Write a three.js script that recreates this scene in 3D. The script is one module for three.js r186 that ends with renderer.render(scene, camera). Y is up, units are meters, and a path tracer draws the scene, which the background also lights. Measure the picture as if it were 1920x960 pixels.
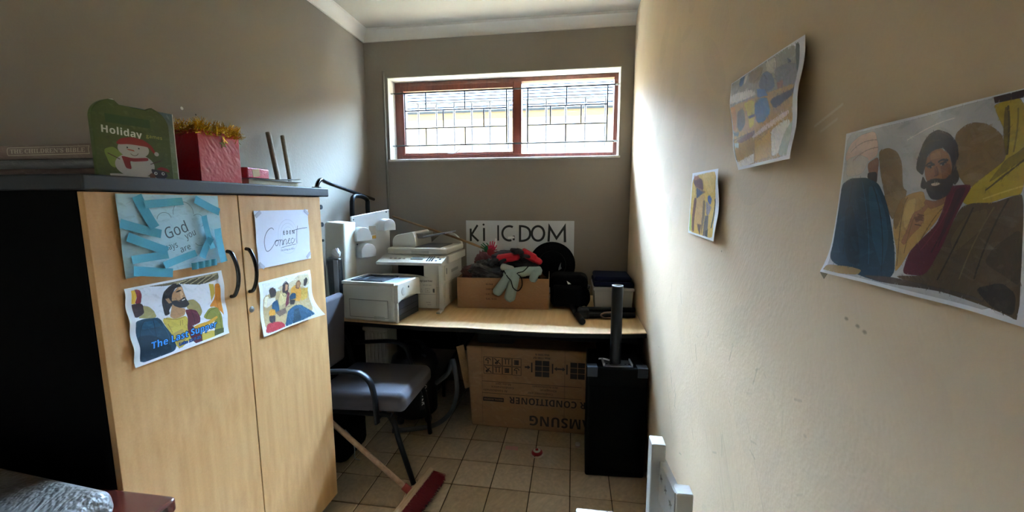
import * as THREE from 'three';
import { RoundedBoxGeometry } from 'three/addons/geometries/RoundedBoxGeometry.js';
import { mergeGeometries, mergeVertices } from 'three/addons/utils/BufferGeometryUtils.js';
import { ImprovedNoise } from 'three/addons/math/ImprovedNoise.js';
import { Sky } from 'three/addons/objects/Sky.js';

// ---------- camera, sky, sun, exposure ----------
const scene = new THREE.Scene();
const camera = new THREE.PerspectiveCamera(2 * Math.atan(480 / 763.41) * 180 / Math.PI, 2, 0.05, 200);
camera.rotation.order = 'YXZ';
camera.position.set(1.610, 1.4315, 3.089);
camera.rotation.set(-0.1281, 0.1486, -0.0017);

const renderer = new THREE.WebGLRenderer({ antialias: true });
renderer.toneMapping = THREE.LinearToneMapping;
renderer.toneMappingExposure = 5.0;
renderer.shadowMap.enabled = true;

const SUN = new THREE.Vector3(0.07, 0.90, -0.42).normalize();
const sky = new Sky();
sky.scale.setScalar(1000);
sky.material.uniforms.turbidity.value = 12;
sky.material.uniforms.rayleigh.value = 0.12;
sky.material.uniforms.mieCoefficient.value = 0.07;
sky.material.uniforms.mieDirectionalG.value = 0.72;
sky.material.uniforms.sunPosition.value.copy(SUN);
scene.add(sky);
scene.environmentIntensity = 4.0;
const sun = new THREE.DirectionalLight(0xffe4be, 20);
sun.position.copy(SUN).multiplyScalar(20); sun.target.position.set(0, 0, 0);
sun.castShadow = true; sun.shadow.mapSize.set(2048, 2048);
for (const k of ['left', 'bottom']) sun.shadow.camera[k] = -9;
for (const k of ['right', 'top']) sun.shadow.camera[k] = 9;
scene.add(sun, sun.target);

// ---------- helpers ----------
let seed = 7;
const rnd = () => { seed = (seed * 1664525 + 1013904223) >>> 0; return seed / 4294967296; };
const rr = (a, b) => a + (b - a) * rnd();
const used = new Map();
function numbered(n) { const k = used.get(n) || 0; used.set(n, k + 1); return k ? n + '_' + String(k).padStart(3, '0') : n; }
function prep(o) { o.castShadow = o.receiveShadow = true; return o; }
function tag(o, label, category, group) { o.userData = { label, category }; if (group) o.userData.group = group; return o; }
function thing(name, label, category, p = [0, 0, 0], turn = 0, group) {
  const o = new THREE.Group(); o.name = numbered(name); o.position.set(...p); o.rotation.y = turn; scene.add(o);
  return tag(o, label, category, group);
}
function part(parent, name, geo, mat, p, r) {
  const m = prep(new THREE.Mesh(geo, mat)); m.name = parent ? name : numbered(name);
  if (parent) {  // siblings may share a kind; they take a number
    const k = parent.children.filter((c) => c.name.replace(/_\d{3}$/, '') === name).length;
    if (k) m.name = name + '_' + String(k).padStart(3, '0');
  }
  if (p) m.position.set(...p); if (r) m.rotation.set(...r);
  (parent || scene).add(m); return m;
}
function single(name, label, category, geo, mat, p, r, group) { return tag(part(null, name, geo, mat, p, r), label, category, group); }
function struct(name, geo, mat, p) { const m = geo ? part(null, name, geo, mat, p) : new THREE.Group(); if (!geo) { m.name = name; scene.add(m); } m.name = name; m.userData.kind = 'structure'; return m; }

// uv in metres from the dominant axis of each vertex normal
function uvm(g, k = 1) {
  const p = g.attributes.position, n = g.attributes.normal, uv = new Float32Array(p.count * 2);
  for (let i = 0; i < p.count; i++) {
    const a = Math.abs(n.getX(i)), b = Math.abs(n.getY(i)), c = Math.abs(n.getZ(i)), x = p.getX(i), y = p.getY(i), z = p.getZ(i);
    if (a >= b && a >= c) { uv[2 * i] = z * k; uv[2 * i + 1] = y * k; } else if (b >= c) { uv[2 * i] = x * k; uv[2 * i + 1] = z * k; } else { uv[2 * i] = x * k; uv[2 * i + 1] = y * k; }
  }
  g.setAttribute('uv', new THREE.BufferAttribute(uv, 2)); return g;
}
const rb = (w, h, d, r = 0.004, s = 2) => uvm(new RoundedBoxGeometry(w, h, d, s, Math.min(r, w / 2.01, h / 2.01, d / 2.01)));
const bxg = (w, h, d) => uvm(new THREE.BoxGeometry(w, h, d));
// box by its low and high corners
const lh = (x0, y0, z0, x1, y1, z1, r = 0.003) => { const g = rb(x1 - x0, y1 - y0, z1 - z0, r); g.translate((x0 + x1) / 2, (y0 + y1) / 2, (z0 + z1) / 2); return uvm(g); };
const V = (a) => new THREE.Vector3(...a);
function tube(pts, r, seg = 40, rad = 10, smooth = true) {
  const v = pts.map(V);
  const c = smooth && v.length > 2 ? new THREE.CatmullRomCurve3(v, false, 'centripetal') : v.length === 2 ? new THREE.LineCurve3(v[0], v[1]) : (() => { const q = new THREE.CurvePath(); for (let i = 1; i < v.length; i++) q.add(new THREE.LineCurve3(v[i - 1], v[i])); return q; })();
  const n = v.length === 2 ? 1 : seg;
  const parts = [new THREE.TubeGeometry(c, n, r, rad, false)];
  for (const [t, s] of [[0, -1], [1, 1]]) {
    const cap = new THREE.CircleGeometry(r, rad), d = c.getTangent(t).multiplyScalar(s);
    cap.applyQuaternion(new THREE.Quaternion().setFromUnitVectors(new THREE.Vector3(0, 0, 1), d)); cap.translate(...c.getPoint(t).toArray()); parts.push(cap);
  }
  return mergeGeometries(parts);
}
function lathe(prof, seg = 36) { return new THREE.LatheGeometry(prof.map(([x, y]) => new THREE.Vector2(x, y)), seg); }
function shapeOf(pts) { const s = new THREE.Shape(); pts.forEach(([x, y], i) => (i ? s.lineTo(x, y) : s.moveTo(x, y))); s.closePath(); return s; }
function extr(shape, depth, bevel = 0.002, curve = 12) {
  return uvm(new THREE.ExtrudeGeometry(shape, { depth, bevelEnabled: bevel > 0, bevelThickness: bevel, bevelSize: bevel, bevelOffset: -bevel, bevelSegments: 2, curveSegments: curve }));
}
const noise = new ImprovedNoise();
function fbm(x, y, z, o = 4) { let s = 0, a = 1, t = 0; for (let i = 0; i < o; i++) { s += a * noise.noise(x, y, z); t += a; a *= 0.5; x *= 2.03; y *= 2.03; z *= 2.03; } return s / t; }
// a soft lump: displaced sphere
function blob(rx, ry, rz, amp = 0.15, freq = 3, off = 0, seg = 40, flat = null) {
  const g = new THREE.SphereGeometry(1, seg, Math.round(seg * 0.7)), p = g.attributes.position;
  for (let i = 0; i < p.count; i++) {
    let x = p.getX(i), y = p.getY(i), z = p.getZ(i);
    const k = 1 + amp * fbm(x * freq + off, y * freq + off * 0.7, z * freq - off, 4) + amp * 0.5 * Math.abs(noise.noise(x * freq * 2 + off, y * freq * 2, z * freq * 2));
    x *= k; y *= k; z *= k;
    p.setXYZ(i, x * rx, flat === null ? y * ry : Math.max(flat, y * ry), z * rz);
  }
  g.computeVertexNormals(); return uvm(g);
}
function capsule(a, b, r, seg = 14) {
  const A = V(a), B = V(b), L = A.distanceTo(B), g = new THREE.CapsuleGeometry(r, L, 8, seg);
  g.applyQuaternion(new THREE.Quaternion().setFromUnitVectors(new THREE.Vector3(0, 1, 0), B.clone().sub(A).normalize()));
  g.translate(...A.add(B).multiplyScalar(0.5).toArray()); return g;
}
function jitter(g, amp, freq, off = 0) {
  const h = mergeVertices(g), p = h.attributes.position; h.computeVertexNormals(); const n = h.attributes.normal;
  for (let i = 0; i < p.count; i++) { const k = amp * fbm(p.getX(i) * freq + off, p.getY(i) * freq, p.getZ(i) * freq, 3); p.setXYZ(i, p.getX(i) + n.getX(i) * k, p.getY(i) + n.getY(i) * k, p.getZ(i) + n.getZ(i) * k); }
  h.computeVertexNormals(); return uvm(h);
}
// a sheet of paper in its own x-y plane, bent by z(u, v)
function sheet(w, h, bend, n = 24, m = 18) {
  const g = new THREE.PlaneGeometry(w, h, n, m), p = g.attributes.position;
  for (let i = 0; i < p.count; i++) { const u = Math.min(1, Math.max(0, p.getX(i) / w + 0.5)), v = Math.min(1, Math.max(0, 0.5 - p.getY(i) / h)), b = bend(u, v); if (Array.isArray(b)) p.setXYZ(i, p.getX(i) + b[0], p.getY(i) + b[1], b[2]); else p.setZ(i, b); }
  g.computeVertexNormals(); return g;
}

// a sheet between four corners of the room (top left, top right, bottom right, bottom left), bent along its normal
function patch(c, bend, n = 40, m = 30) {
  const [a, b, d, e] = c.map(V), g = new THREE.PlaneGeometry(1, 1, n, m), p = g.attributes.position, nn = b.clone().sub(a).cross(e.clone().sub(a)).normalize().negate();
  for (let i = 0; i < p.count; i++) { const u = Math.min(1, Math.max(0, p.getX(i) + 0.5)), v = Math.min(1, Math.max(0, 0.5 - p.getY(i))); const q = a.clone().lerp(b, u).lerp(e.clone().lerp(d, u), v).addScaledVector(nn, bend(u, v)); p.setXYZ(i, q.x, q.y, q.z); }
  g.computeVertexNormals(); return g;
}

// ---------- textures ----------
function canvasTex(w, h, draw, srgb = true) {
  const c = document.createElement('canvas'); c.width = w; c.height = h; const x = c.getContext('2d'); draw(x, w, h);
  const t = new THREE.CanvasTexture(c); if (srgb) t.colorSpace = THREE.SRGBColorSpace; t.wrapS = t.wrapT = THREE.RepeatWrapping; t.magFilter = THREE.LinearFilter; return t;
}
// grey wrap-around noise; f(u, v) in 0..1 with u, v over the tile as points of a torus
function dataTex(n, f, srgb = false) {
  const d = new Uint8Array(n * n * 4);
  for (let y = 0; y < n; y++) for (let x = 0; x < n; x++) { const c = f(x / n, y / n), i = (y * n + x) * 4; for (let k = 0; k < 3; k++) d[i + k] = Math.max(0, Math.min(255, 255 * (c.length ? c[k] : c))); d[i + 3] = 255; }
  const t = new THREE.DataTexture(d, n, n); t.wrapS = t.wrapT = THREE.RepeatWrapping; t.magFilter = THREE.LinearFilter; if (srgb) t.colorSpace = THREE.SRGBColorSpace; t.needsUpdate = true; return t;
}
const P2 = Math.PI * 2;
const torus = (u, v, k, o) => fbm(Math.cos(u * P2) * k + o, Math.sin(u * P2) * k + Math.cos(v * P2) * k * 0.7 + o, Math.sin(v * P2) * k - o, 4);
const hexRGB = (h) => { const c = parseInt(h.slice(1), 16); return [(c >> 16) / 255, ((c >> 8) & 255) / 255, (c & 255) / 255]; };
const wallBump = dataTex(512, (u, v) => 0.5 + 0.35 * torus(u, v, 9, 3) + 0.3 * torus(u, v, 26, 11));
const fabricBump = dataTex(256, (u, v) => 0.5 + 0.25 * Math.sin(u * P2 * 64) * Math.sin(v * P2 * 64) + 0.25 * torus(u, v, 14, 5));
const crumple = dataTex(256, (u, v) => 0.5 + 0.9 * Math.abs(torus(u, v, 3, 2)) - 0.6 * Math.abs(torus(u, v, 6, 9)));
const speckle = (hex, amp, k = 14, o = 4) => { const c = hexRGB(hex); return dataTex(256, (u, v) => { const t = 1 + amp * torus(u, v, k, o) + amp * 0.6 * torus(u, v, 4, o + 3); return c.map((q) => q * t); }, true); };
const rep = (t, x, y = x) => { const c = t.clone(); c.repeat.set(x, y); c.needsUpdate = true; return c; };
// laminate wood grain along v
const woodTex = (hexA, hexB, o = 0, stretch = 6) => { const a = hexRGB(hexA), b = hexRGB(hexB); return dataTex(512, (u, v) => {
  const w = fbm(Math.cos(u * P2) * 7 + o, Math.sin(u * P2) * 7, Math.cos(v * P2) * 7 / stretch + Math.sin(v * P2) * 5 / stretch, 4), f = torus(u, v, 40, o + 1) * 0.35;
  const t = Math.max(0, Math.min(1, 0.45 + 0.9 * w + f)); return a.map((q, i) => q * (1 - t) + b[i] * t); }, true); };

function M(color, rough = 0.6, o = {}) { return new THREE.MeshStandardMaterial({ color, roughness: rough, ...o }); }
function MP(color, rough = 0.6, o = {}) { return new THREE.MeshPhysicalMaterial({ color, roughness: rough, ...o }); }
const beech = woodTex('#d1a26d', '#bb8a55', 2);
const mat = {
  taupe: M('#897e70', 0.85, { bumpMap: wallBump, bumpScale: 0.0012 }),
  ceiling: M('#aba190', 0.9, { bumpMap: wallBump, bumpScale: 0.0006 }),
  white: M('#d0c7ba', 0.55),
  reveal: M('#d9d3c4', 0.8, { bumpMap: wallBump, bumpScale: 0.001 }),
  mahogany: M('#ffffff', 0.35, { map: woodTex('#6e3323', '#47190f', 5) }),
  beechDoor: M('#ffffff', 0.42, { map: beech }),
  deskTop: M('#ffffff', 0.38, { map: rep(woodTex('#e2bf8d', '#cda56f', 8), 1, 1) }),
  blackLam: MP('#040405', 0.6, { specularIntensity: 0.12 }),
  slab: M('#2b2c2e', 0.5, { bumpMap: wallBump, bumpScale: 0.0004 }),
  black: MP('#070708', 0.45, { specularIntensity: 0.4 }),
  blackGloss: M('#0a0a0b', 0.22),
  blackMatte: MP('#070708', 0.85, { specularIntensity: 0.2 }),
  steel: M('#9a9a98', 0.35, { metalness: 0.9 }),
  darkSteel: M('#2a2a2a', 0.4, { metalness: 0.6 }),
  beige: M('#c9c4b4', 0.5, { bumpMap: wallBump, bumpScale: 0.0002 }),
  beigeDark: M('#a39e90', 0.55),
  whitePlastic: M('#d6d5d0', 0.45),
  greyPlastic: M('#6d6c69', 0.5),
  darkPlastic: M('#1d1f24', 0.4),
  card: M('#ffffff', 0.85, { map: speckle('#94724c', 0.16, 18, 6) }),
  cardEdge: M('#7e6040', 0.9),
  paper: M('#dcdce0', 0.8),
  cloth: M('#454144', 0.95, { bumpMap: fabricBump, bumpScale: 0.0006 }),
  navy: MP('#10152b', 0.92, { specularIntensity: 0.25, bumpMap: fabricBump, bumpScale: 0.0006 }),
  blackCloth: MP('#060608', 0.95, { specularIntensity: 0.15, bumpMap: fabricBump, bumpScale: 0.0005 }),
  broomWood: M('#ffffff', 0.6, { map: woodTex('#b0937a', '#8a6d55', 4, 8) }),
  poleWood: M('#ffffff', 0.7, { map: rep(woodTex('#8d7c66', '#6c5c49', 9, 8), 6, 1) }),
  tile: [0, 1, 2].map((i) => M('#ffffff', 0.42, { map: speckle(['#c1ab90', '#b9a387', '#c8b298'][i], 0.14, 10, 3 + 5 * i), bumpMap: wallBump, bumpScale: 0.0003 })),
  grout: M('#4a3a2a', 0.95),
};

// ---------- the room ----------
const W = 2.0166, H = 2.7275, ZR = 4.1, TH = 0.22;
const WX0 = 0.182, WX1 = 1.929, WY0 = 1.77, WY1 = 2.3875;
function wallWithHole(x0, x1, y0, y1, hole, z0) {
  const s = shapeOf([[x0, y0], [x1, y0], [x1, y1], [x0, y1]]), [a, b, c, d] = hole;
  const h = new THREE.Path(); h.moveTo(a, b); h.lineTo(a, d); h.lineTo(c, d); h.lineTo(c, b); h.closePath(); s.holes.push(h);
  const g = new THREE.ExtrudeGeometry(s, { depth: TH, bevelEnabled: false }); g.translate(0, 0, z0); return uvm(g);
}
struct('wall_back', wallWithHole(-TH, W + TH, -0.1, H + 0.2, [WX0, WY0, WX1, WY1], -TH), mat.taupe);
struct('wall_left', uvm(new THREE.BoxGeometry(TH, H + 0.3, ZR).translate(-TH / 2, (H + 0.1) / 2, ZR / 2)), mat.taupe);
{ const wl = scene.getObjectByName('wall_left'); for (const [z, y, r, c] of [[1.56, 1.825, 0.007, '#cfcabd'], [1.498, 1.812, 0.004, '#4c463c'], [1.60, 1.72, 0.003, '#b9b3a6']]) part(wl, 'paint_chip', lathe([[0, 0.0006], [r * 0.8, 0.0006], [r, 0]], 7), M(c, 0.9), [0, y, z], [0, 0, -Math.PI / 2]); }
const rightTex = canvasTex(2048, 1400, (c, w, h) => {
  c.fillStyle = '#d4bc9a'; c.fillRect(0, 0, w, h);
  const X = (z) => z / ZR * w, Y = (y) => h - y / H * h;
  for (let i = 0; i < 500; i++) { c.fillStyle = `rgba(${rnd() < 0.5 ? '90,82,66' : '235,228,212'},${rr(0.01, 0.035)})`; c.beginPath(); c.ellipse(rr(0, w), rr(0, h), rr(8, 80), rr(8, 60), rr(0, 3), 0, P2); c.fill(); }
  c.lineCap = 'round';
  const scuff = (z, y, dz, dy, a, lw, col = '70,62,50') => { c.strokeStyle = `rgba(${col},${a})`; c.lineWidth = lw; c.beginPath(); c.moveTo(X(z), Y(y)); c.lineTo(X(z + dz), Y(y + dy)); c.stroke(); };
  scuff(2.3, 1.562, 0.07, 0.02, 0.5, 2, '236,230,215'); scuff(2.32, 1.55, 0.04, 0.012, 0.35, 2, '236,230,215');
  for (let i = 0; i < 70; i++) { const z = rr(0.9, 2.4), y = rr(0.5, 1.15); scuff(z, y, rr(-0.03, 0.03), rr(-0.06, 0.02), rr(0.04, 0.18), rr(1, 3.5)); }
  for (let i = 0; i < 14; i++) { const z = rr(1.2, 2.2), y = rr(0.6, 1.0); scuff(z, y, 0.12, -0.16, rr(0.05, 0.12), rr(1, 2.5)); }
  for (const [z, y] of [[2.455, 1.256], [2.47, 1.252], [2.43, 1.26], [1.9, 1.3], [1.62, 1.42]]) { c.fillStyle = 'rgba(70,60,45,0.4)'; c.beginPath(); c.ellipse(X(z), Y(y), 2, 1.3, 0, 0, P2); c.fill(); }
});
{ const g = new THREE.BoxGeometry(TH, H + 0.3, ZR).translate(W + TH / 2, (H + 0.1) / 2, ZR / 2); uvm(g);
  const uv = g.attributes.uv; for (let i = 0; i < uv.count; i++) uv.setXY(i, uv.getX(i) / ZR, uv.getY(i) / H);
  struct('wall_right', g, M('#ffffff', 0.8, { map: rightTex, bumpMap: rep(wallBump, ZR, H), bumpScale: 0.001 })); }
const DX0 = 0.55, DX1 = 1.37, DH = 2.04;
struct('wall_rear', wallWithHole(-TH, W + TH, -0.1, H + 0.2, [DX0, -0.05, DX1, DH], ZR), mat.taupe);
struct('ceiling', uvm(new THREE.BoxGeometry(W + 0.4, 0.12, ZR + 0.4).translate(W / 2, H + 0.06, ZR / 2)), mat.ceiling);
struct('roof', uvm(new THREE.BoxGeometry(W + 3, 0.1, ZR + 3.1).translate(W / 2, H + 0.27, ZR / 2 + 0.65)), M('#7a6a5c', 0.9));
struct('ground', uvm(new THREE.BoxGeometry(40, 0.1, 40).translate(0, -0.17, 0)), M('#a5906f', 0.95));
// floor: grout bed and single tiles of 20 cm
const floor = struct('floor', bxg(W + 0.2, 0.1, ZR + 0.2).translate(W / 2, -0.054, ZR / 2), mat.grout);
{ const T = 0.2011, g = rb(T - 0.005, 0.012, T - 0.005, 0.003);
  const gs = [0, 1, 2, 3].map((k) => { const q = g.clone(), uv = q.attributes.uv; for (let i = 0; i < uv.count; i++) uv.setXY(i, uv.getX(i) + k * 0.37, uv.getY(i) + k * 0.61); return q; });
  for (let i = 0; i < 10; i++) for (let j = -1; j < 20; j++) {
    const x = 0.0089 + (i + 0.5) * T, z = 0.0184 + (j + 0.5) * T; if (z < 0.02 || z > ZR) continue;
    const t = part(floor, 'tile', gs[(rnd() * 4) | 0], mat.tile[(rnd() * 3) | 0], [x, -0.006 + rr(-0.0006, 0), z]); t.rotation.x = rr(-0.001, 0.001);
  } }
// cornices
function cornice(L) {
  const s = new THREE.Shape(); s.moveTo(0, 0); s.lineTo(0, -0.078); s.lineTo(0.012, -0.078); s.quadraticCurveTo(0.022, -0.03, 0.06, -0.014); s.lineTo(0.064, 0); s.closePath();
  return extr(s, L, 0, 8);
}
{ const g = cornice(ZR); g.translate(0, H, 0); struct('trim_1', uvm(g), mat.white);
  const b = cornice(W); b.rotateY(-Math.PI / 2); b.translate(W, H, 0); struct('trim_2', uvm(b), mat.white); }

// ---------- window ----------
const win = struct('window_1');
const ZF = -0.12;
for (const [x0, y0, x1, y1] of [[WX0, WY0, WX0 + 0.006, WY1], [WX1 - 0.006, WY0, WX1, WY1], [WX0 + 0.006, WY1 - 0.006, WX1 - 0.006, WY1], [WX0 + 0.006, WY0, WX1 - 0.006, WY0 + 0.006]]) part(win, 'reveal', lh(x0, y0, ZF, x1, y1, 0.002, 0.0015), mat.reveal);
part(win, 'sill', lh(WX0 - 0.008, WY0 - 0.012, -0.02, WX1 + 0.008, WY0 + 0.004, 0.014, 0.004), mat.white);
const FX0 = WX0 + 0.006, FX1 = WX1 - 0.006, FY0 = WY0 + 0.006, FY1 = WY1 - 0.006, fz0 = ZF - 0.07, fz1 = ZF;
part(win, 'frame', lh(FX0, FY0, fz0, FX0 + 0.05, FY1, fz1), mat.mahogany);
part(win, 'frame', lh(FX1 - 0.028, FY0, fz0, FX1, FY1, fz1), mat.mahogany);
part(win, 'frame', lh(FX0 + 0.05, FY1 - 0.03, fz0, FX1 - 0.028, FY1, fz1), mat.mahogany);
part(win, 'frame', lh(FX0 + 0.05, FY0, fz0, FX1 - 0.028, FY0 + 0.04, fz1), mat.mahogany);
part(win, 'mullion', lh(1.148, FY0 + 0.04, fz0, 1.205, FY1 - 0.03, fz1 + 0.004), mat.mahogany);
{ // casement sash on the left
  const s = new THREE.Group(); s.name = 'sash'; win.add(s);
  const a = FX0 + 0.05, b = 1.148, c = FY0 + 0.04, d = FY1 - 0.03, z0 = fz0 + 0.01, z1 = fz1 + 0.012;
  part(s, 'stile', lh(a, c, z0, a + 0.026, d, z1), mat.mahogany); part(s, 'stile', lh(b - 0.012, c, z0, b, d, z1), mat.mahogany);
  part(s, 'rail', lh(a + 0.026, d - 0.042, z0, b - 0.012, d, z1), mat.mahogany); part(s, 'rail', lh(a + 0.026, c, z0, b - 0.012, c + 0.018, z1), mat.mahogany);
  part(s, 'stay', tube([[0.62, c + 0.012, z1 + 0.01], [0.68, c + 0.014, z1 + 0.014], [0.74, c + 0.045, z1 + 0.03]], 0.005, 16), mat.steel);
}
const paneMat = MP('#ffffff', 0.02, { transmission: 1, thickness: 0, ior: 1.45 });
part(win, 'pane', bxg(1.136 - 0.26, 2.31 - 1.83, 0.002), paneMat, [0.698, 2.07, fz0 + 0.03]);
part(win, 'pane', bxg(1.9 - 1.2, 2.36 - 1.81, 0.002), paneMat, [1.55, 2.085, fz0 + 0.03]);
// burglar bars inside the glass, in a brick-bond pattern
const bars = thing('burglar_bars', 'thin black burglar bars in a brick pattern fixed inside the window', 'burglar bars');
{ const bm = M('#23211f', 0.5), z = -0.05, bar = (a, b, r = 0.0054) => part(bars, 'bar', tube([a, b], r, 1, 8), bm);
  for (const y of [2.281, 1.884]) { bar([WX0 + 0.004, y, z], [WX1 - 0.004, y, z], 0.006); }
  for (const y of [2.281, 1.884]) part(bars, 'bracket', rb(0.03, 0.012, 0.02, 0.003), mat.steel, [WX0 + 0.018, y, z]);
  for (const y of [2.281, 1.884]) part(bars, 'bracket', rb(0.03, 0.012, 0.02, 0.003), mat.steel, [WX1 - 0.018, y, z]);
  const rows = [2.281, 2.148, 2.015, 1.884];
  for (const [x0, x1, cols] of [[0.297, 1.1, [[0.468, 0.778], [0.606, 0.925], [0.465, 0.778]]], [1.262, 1.842, [[1.548], [1.43, 1.655], [1.545]]]]) {
    bar([x0, rows[0], z], [x0, rows[3], z]); bar([x1, rows[0], z], [x1, rows[3], z]);
    bar([x0, rows[1], z], [x1, rows[1], z]); bar([x0, rows[2], z], [x1, rows[2], z]);
    cols.forEach((l, i) => l.forEach((x) => bar([x, rows[i], z], [x, rows[i + 1], z])));
  } }
const outer = thing('outside_grille', 'pale steel security grille standing outside beyond the window glass', 'grille');
{ const om = M('#4a4a4a', 0.6), z = -0.42, bar = (a, b) => part(outer, 'bar', tube([a, b], 0.008, 1, 8), om);
  for (const x of [0.264, 0.427, 0.585, 0.74, 0.898, 1.055, 1.215, 1.374, 1.534, 1.694, 1.855]) bar([x, 1.55, z], [x, 2.29, z]);
  for (const y of [1.55, 2.29]) bar([0.1, y, z], [1.99, y, z]);
  for (const x of [0.1, 1.99]) for (const y of [1.55, 2.29]) bar([x, y, z], [x, y, -TH]); }
// conduit beside the window
single('conduit_pipe', 'thin painted conduit pipe running down the wall beside the window', 'pipe', tube([[0.157, 0.75, 0.012], [0.157, 2.432, 0.012]], 0.0095, 1, 14), M('#6f675b', 0.6));

// ---------- outside: the neighbour's house ----------
const house = thing('neighbouring_house', 'sunlit pale house wall and grey tiled roof seen through the window', 'house', [0, 0.07, -3.2]);
part(house, 'wall', bxg(16, 2.95, 0.25), M('#8f7c58', 0.9), [1, 1.3, -0.3]);
part(house, 'fascia', bxg(16, 0.13, 0.03), M('#3f2908', 0.7), [1, 2.69, 0.1]);
part(house, 'soffit', bxg(16, 0.02, 0.3), M('#a8895a', 0.8), [1, 2.63, -0.06]);
for (let k = 0; k < 14; k++) part(house, 'roof_course', uvm(new THREE.BoxGeometry(16, 0.035, 0.36)), MP(['#1c1f22', '#222528', '#181a1d'][k % 3], 0.9, { specularIntensity: 0.1 }), [1, 2.79 + k * 0.13, -0.02 - k * 0.3], [0.36, 0, 0]);
// ---------- rear door, ajar ----------
const door = struct('door_1');
part(door, 'frame', lh(DX0, 0, ZR, DX0 + 0.05, DH, ZR + 0.12), mat.mahogany); part(door, 'frame', lh(DX1 - 0.05, 0, ZR, DX1, DH, ZR + 0.12), mat.mahogany); part(door, 'frame', lh(DX0 + 0.05, DH - 0.05, ZR, DX1 - 0.05, DH, ZR + 0.12), mat.mahogany);
{ const leaf = new THREE.Group(); leaf.name = 'leaf'; leaf.position.set(DX1 - 0.055, 0.01, ZR + 0.1); leaf.rotation.y = -0.37; door.add(leaf);
  part(leaf, 'panel', lh(-0.71, 0, -0.02, 0, 1.97, 0.02), mat.mahogany); part(leaf, 'handle', tube([[-0.66, 1.0, -0.02], [-0.66, 1.0, -0.06], [-0.56, 1.0, -0.06]], 0.009, 20), mat.steel); }

// ---------- cupboard ----------
const CX = 0.5134;
const cup = thing('office_cupboard', 'tall two-door beech cupboard with black sides and a black top', 'cupboard', [0, 0, 0]);
part(cup, 'side_panel', lh(0.01, 0.045, 2.29, CX - 0.02, 1.463, 2.312), mat.blackLam);
part(cup, 'side_panel', lh(0.01, 0.045, 1.415, CX - 0.02, 1.463, 1.437), mat.blackLam);
part(cup, 'back_panel', lh(0.01, 0.06, 1.437, 0.02, 1.463, 2.29), mat.blackLam);
part(cup, 'bottom_panel', lh(0.02, 0.045, 1.437, CX - 0.02, 0.065, 2.29), mat.blackLam);
part(cup, 'plinth', lh(0.03, 0, 1.43, CX - 0.045, 0.045, 2.3), mat.blackLam);
part(cup, 'top_panel', lh(0.005, 1.463, 1.383, 0.524, 1.5, 2.318, 0.005), mat.slab);
const doors = [];
for (const [z0, z1, hz] of [[1.8818, 2.311, 1.941], [1.437, 1.8774, 1.8645]]) {
  const d = part(cup, 'door', lh(CX - 0.018, 0.052, z0, CX, 1.4605, z1, 0.0015), mat.beechDoor); doors.push(d);
  part(d, 'handle', tube([[CX, 1.281, hz], [CX + 0.012, 1.278, hz], [CX + 0.027, 1.25, hz], [CX + 0.034, 1.207, hz], [CX + 0.027, 1.163, hz], [CX + 0.012, 1.136, hz], [CX, 1.133, hz]], 0.0062, 40, 10), mat.blackGloss);
}
{ const l = part(doors[1], 'lock', lathe([[0, 0.004], [0.004, 0.004], [0.0042, 0.002], [0.009, 0.003], [0.011, 0]], 24), mat.steel, [CX, 1.069, 1.861], [0, 0, -Math.PI / 2]); }

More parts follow.
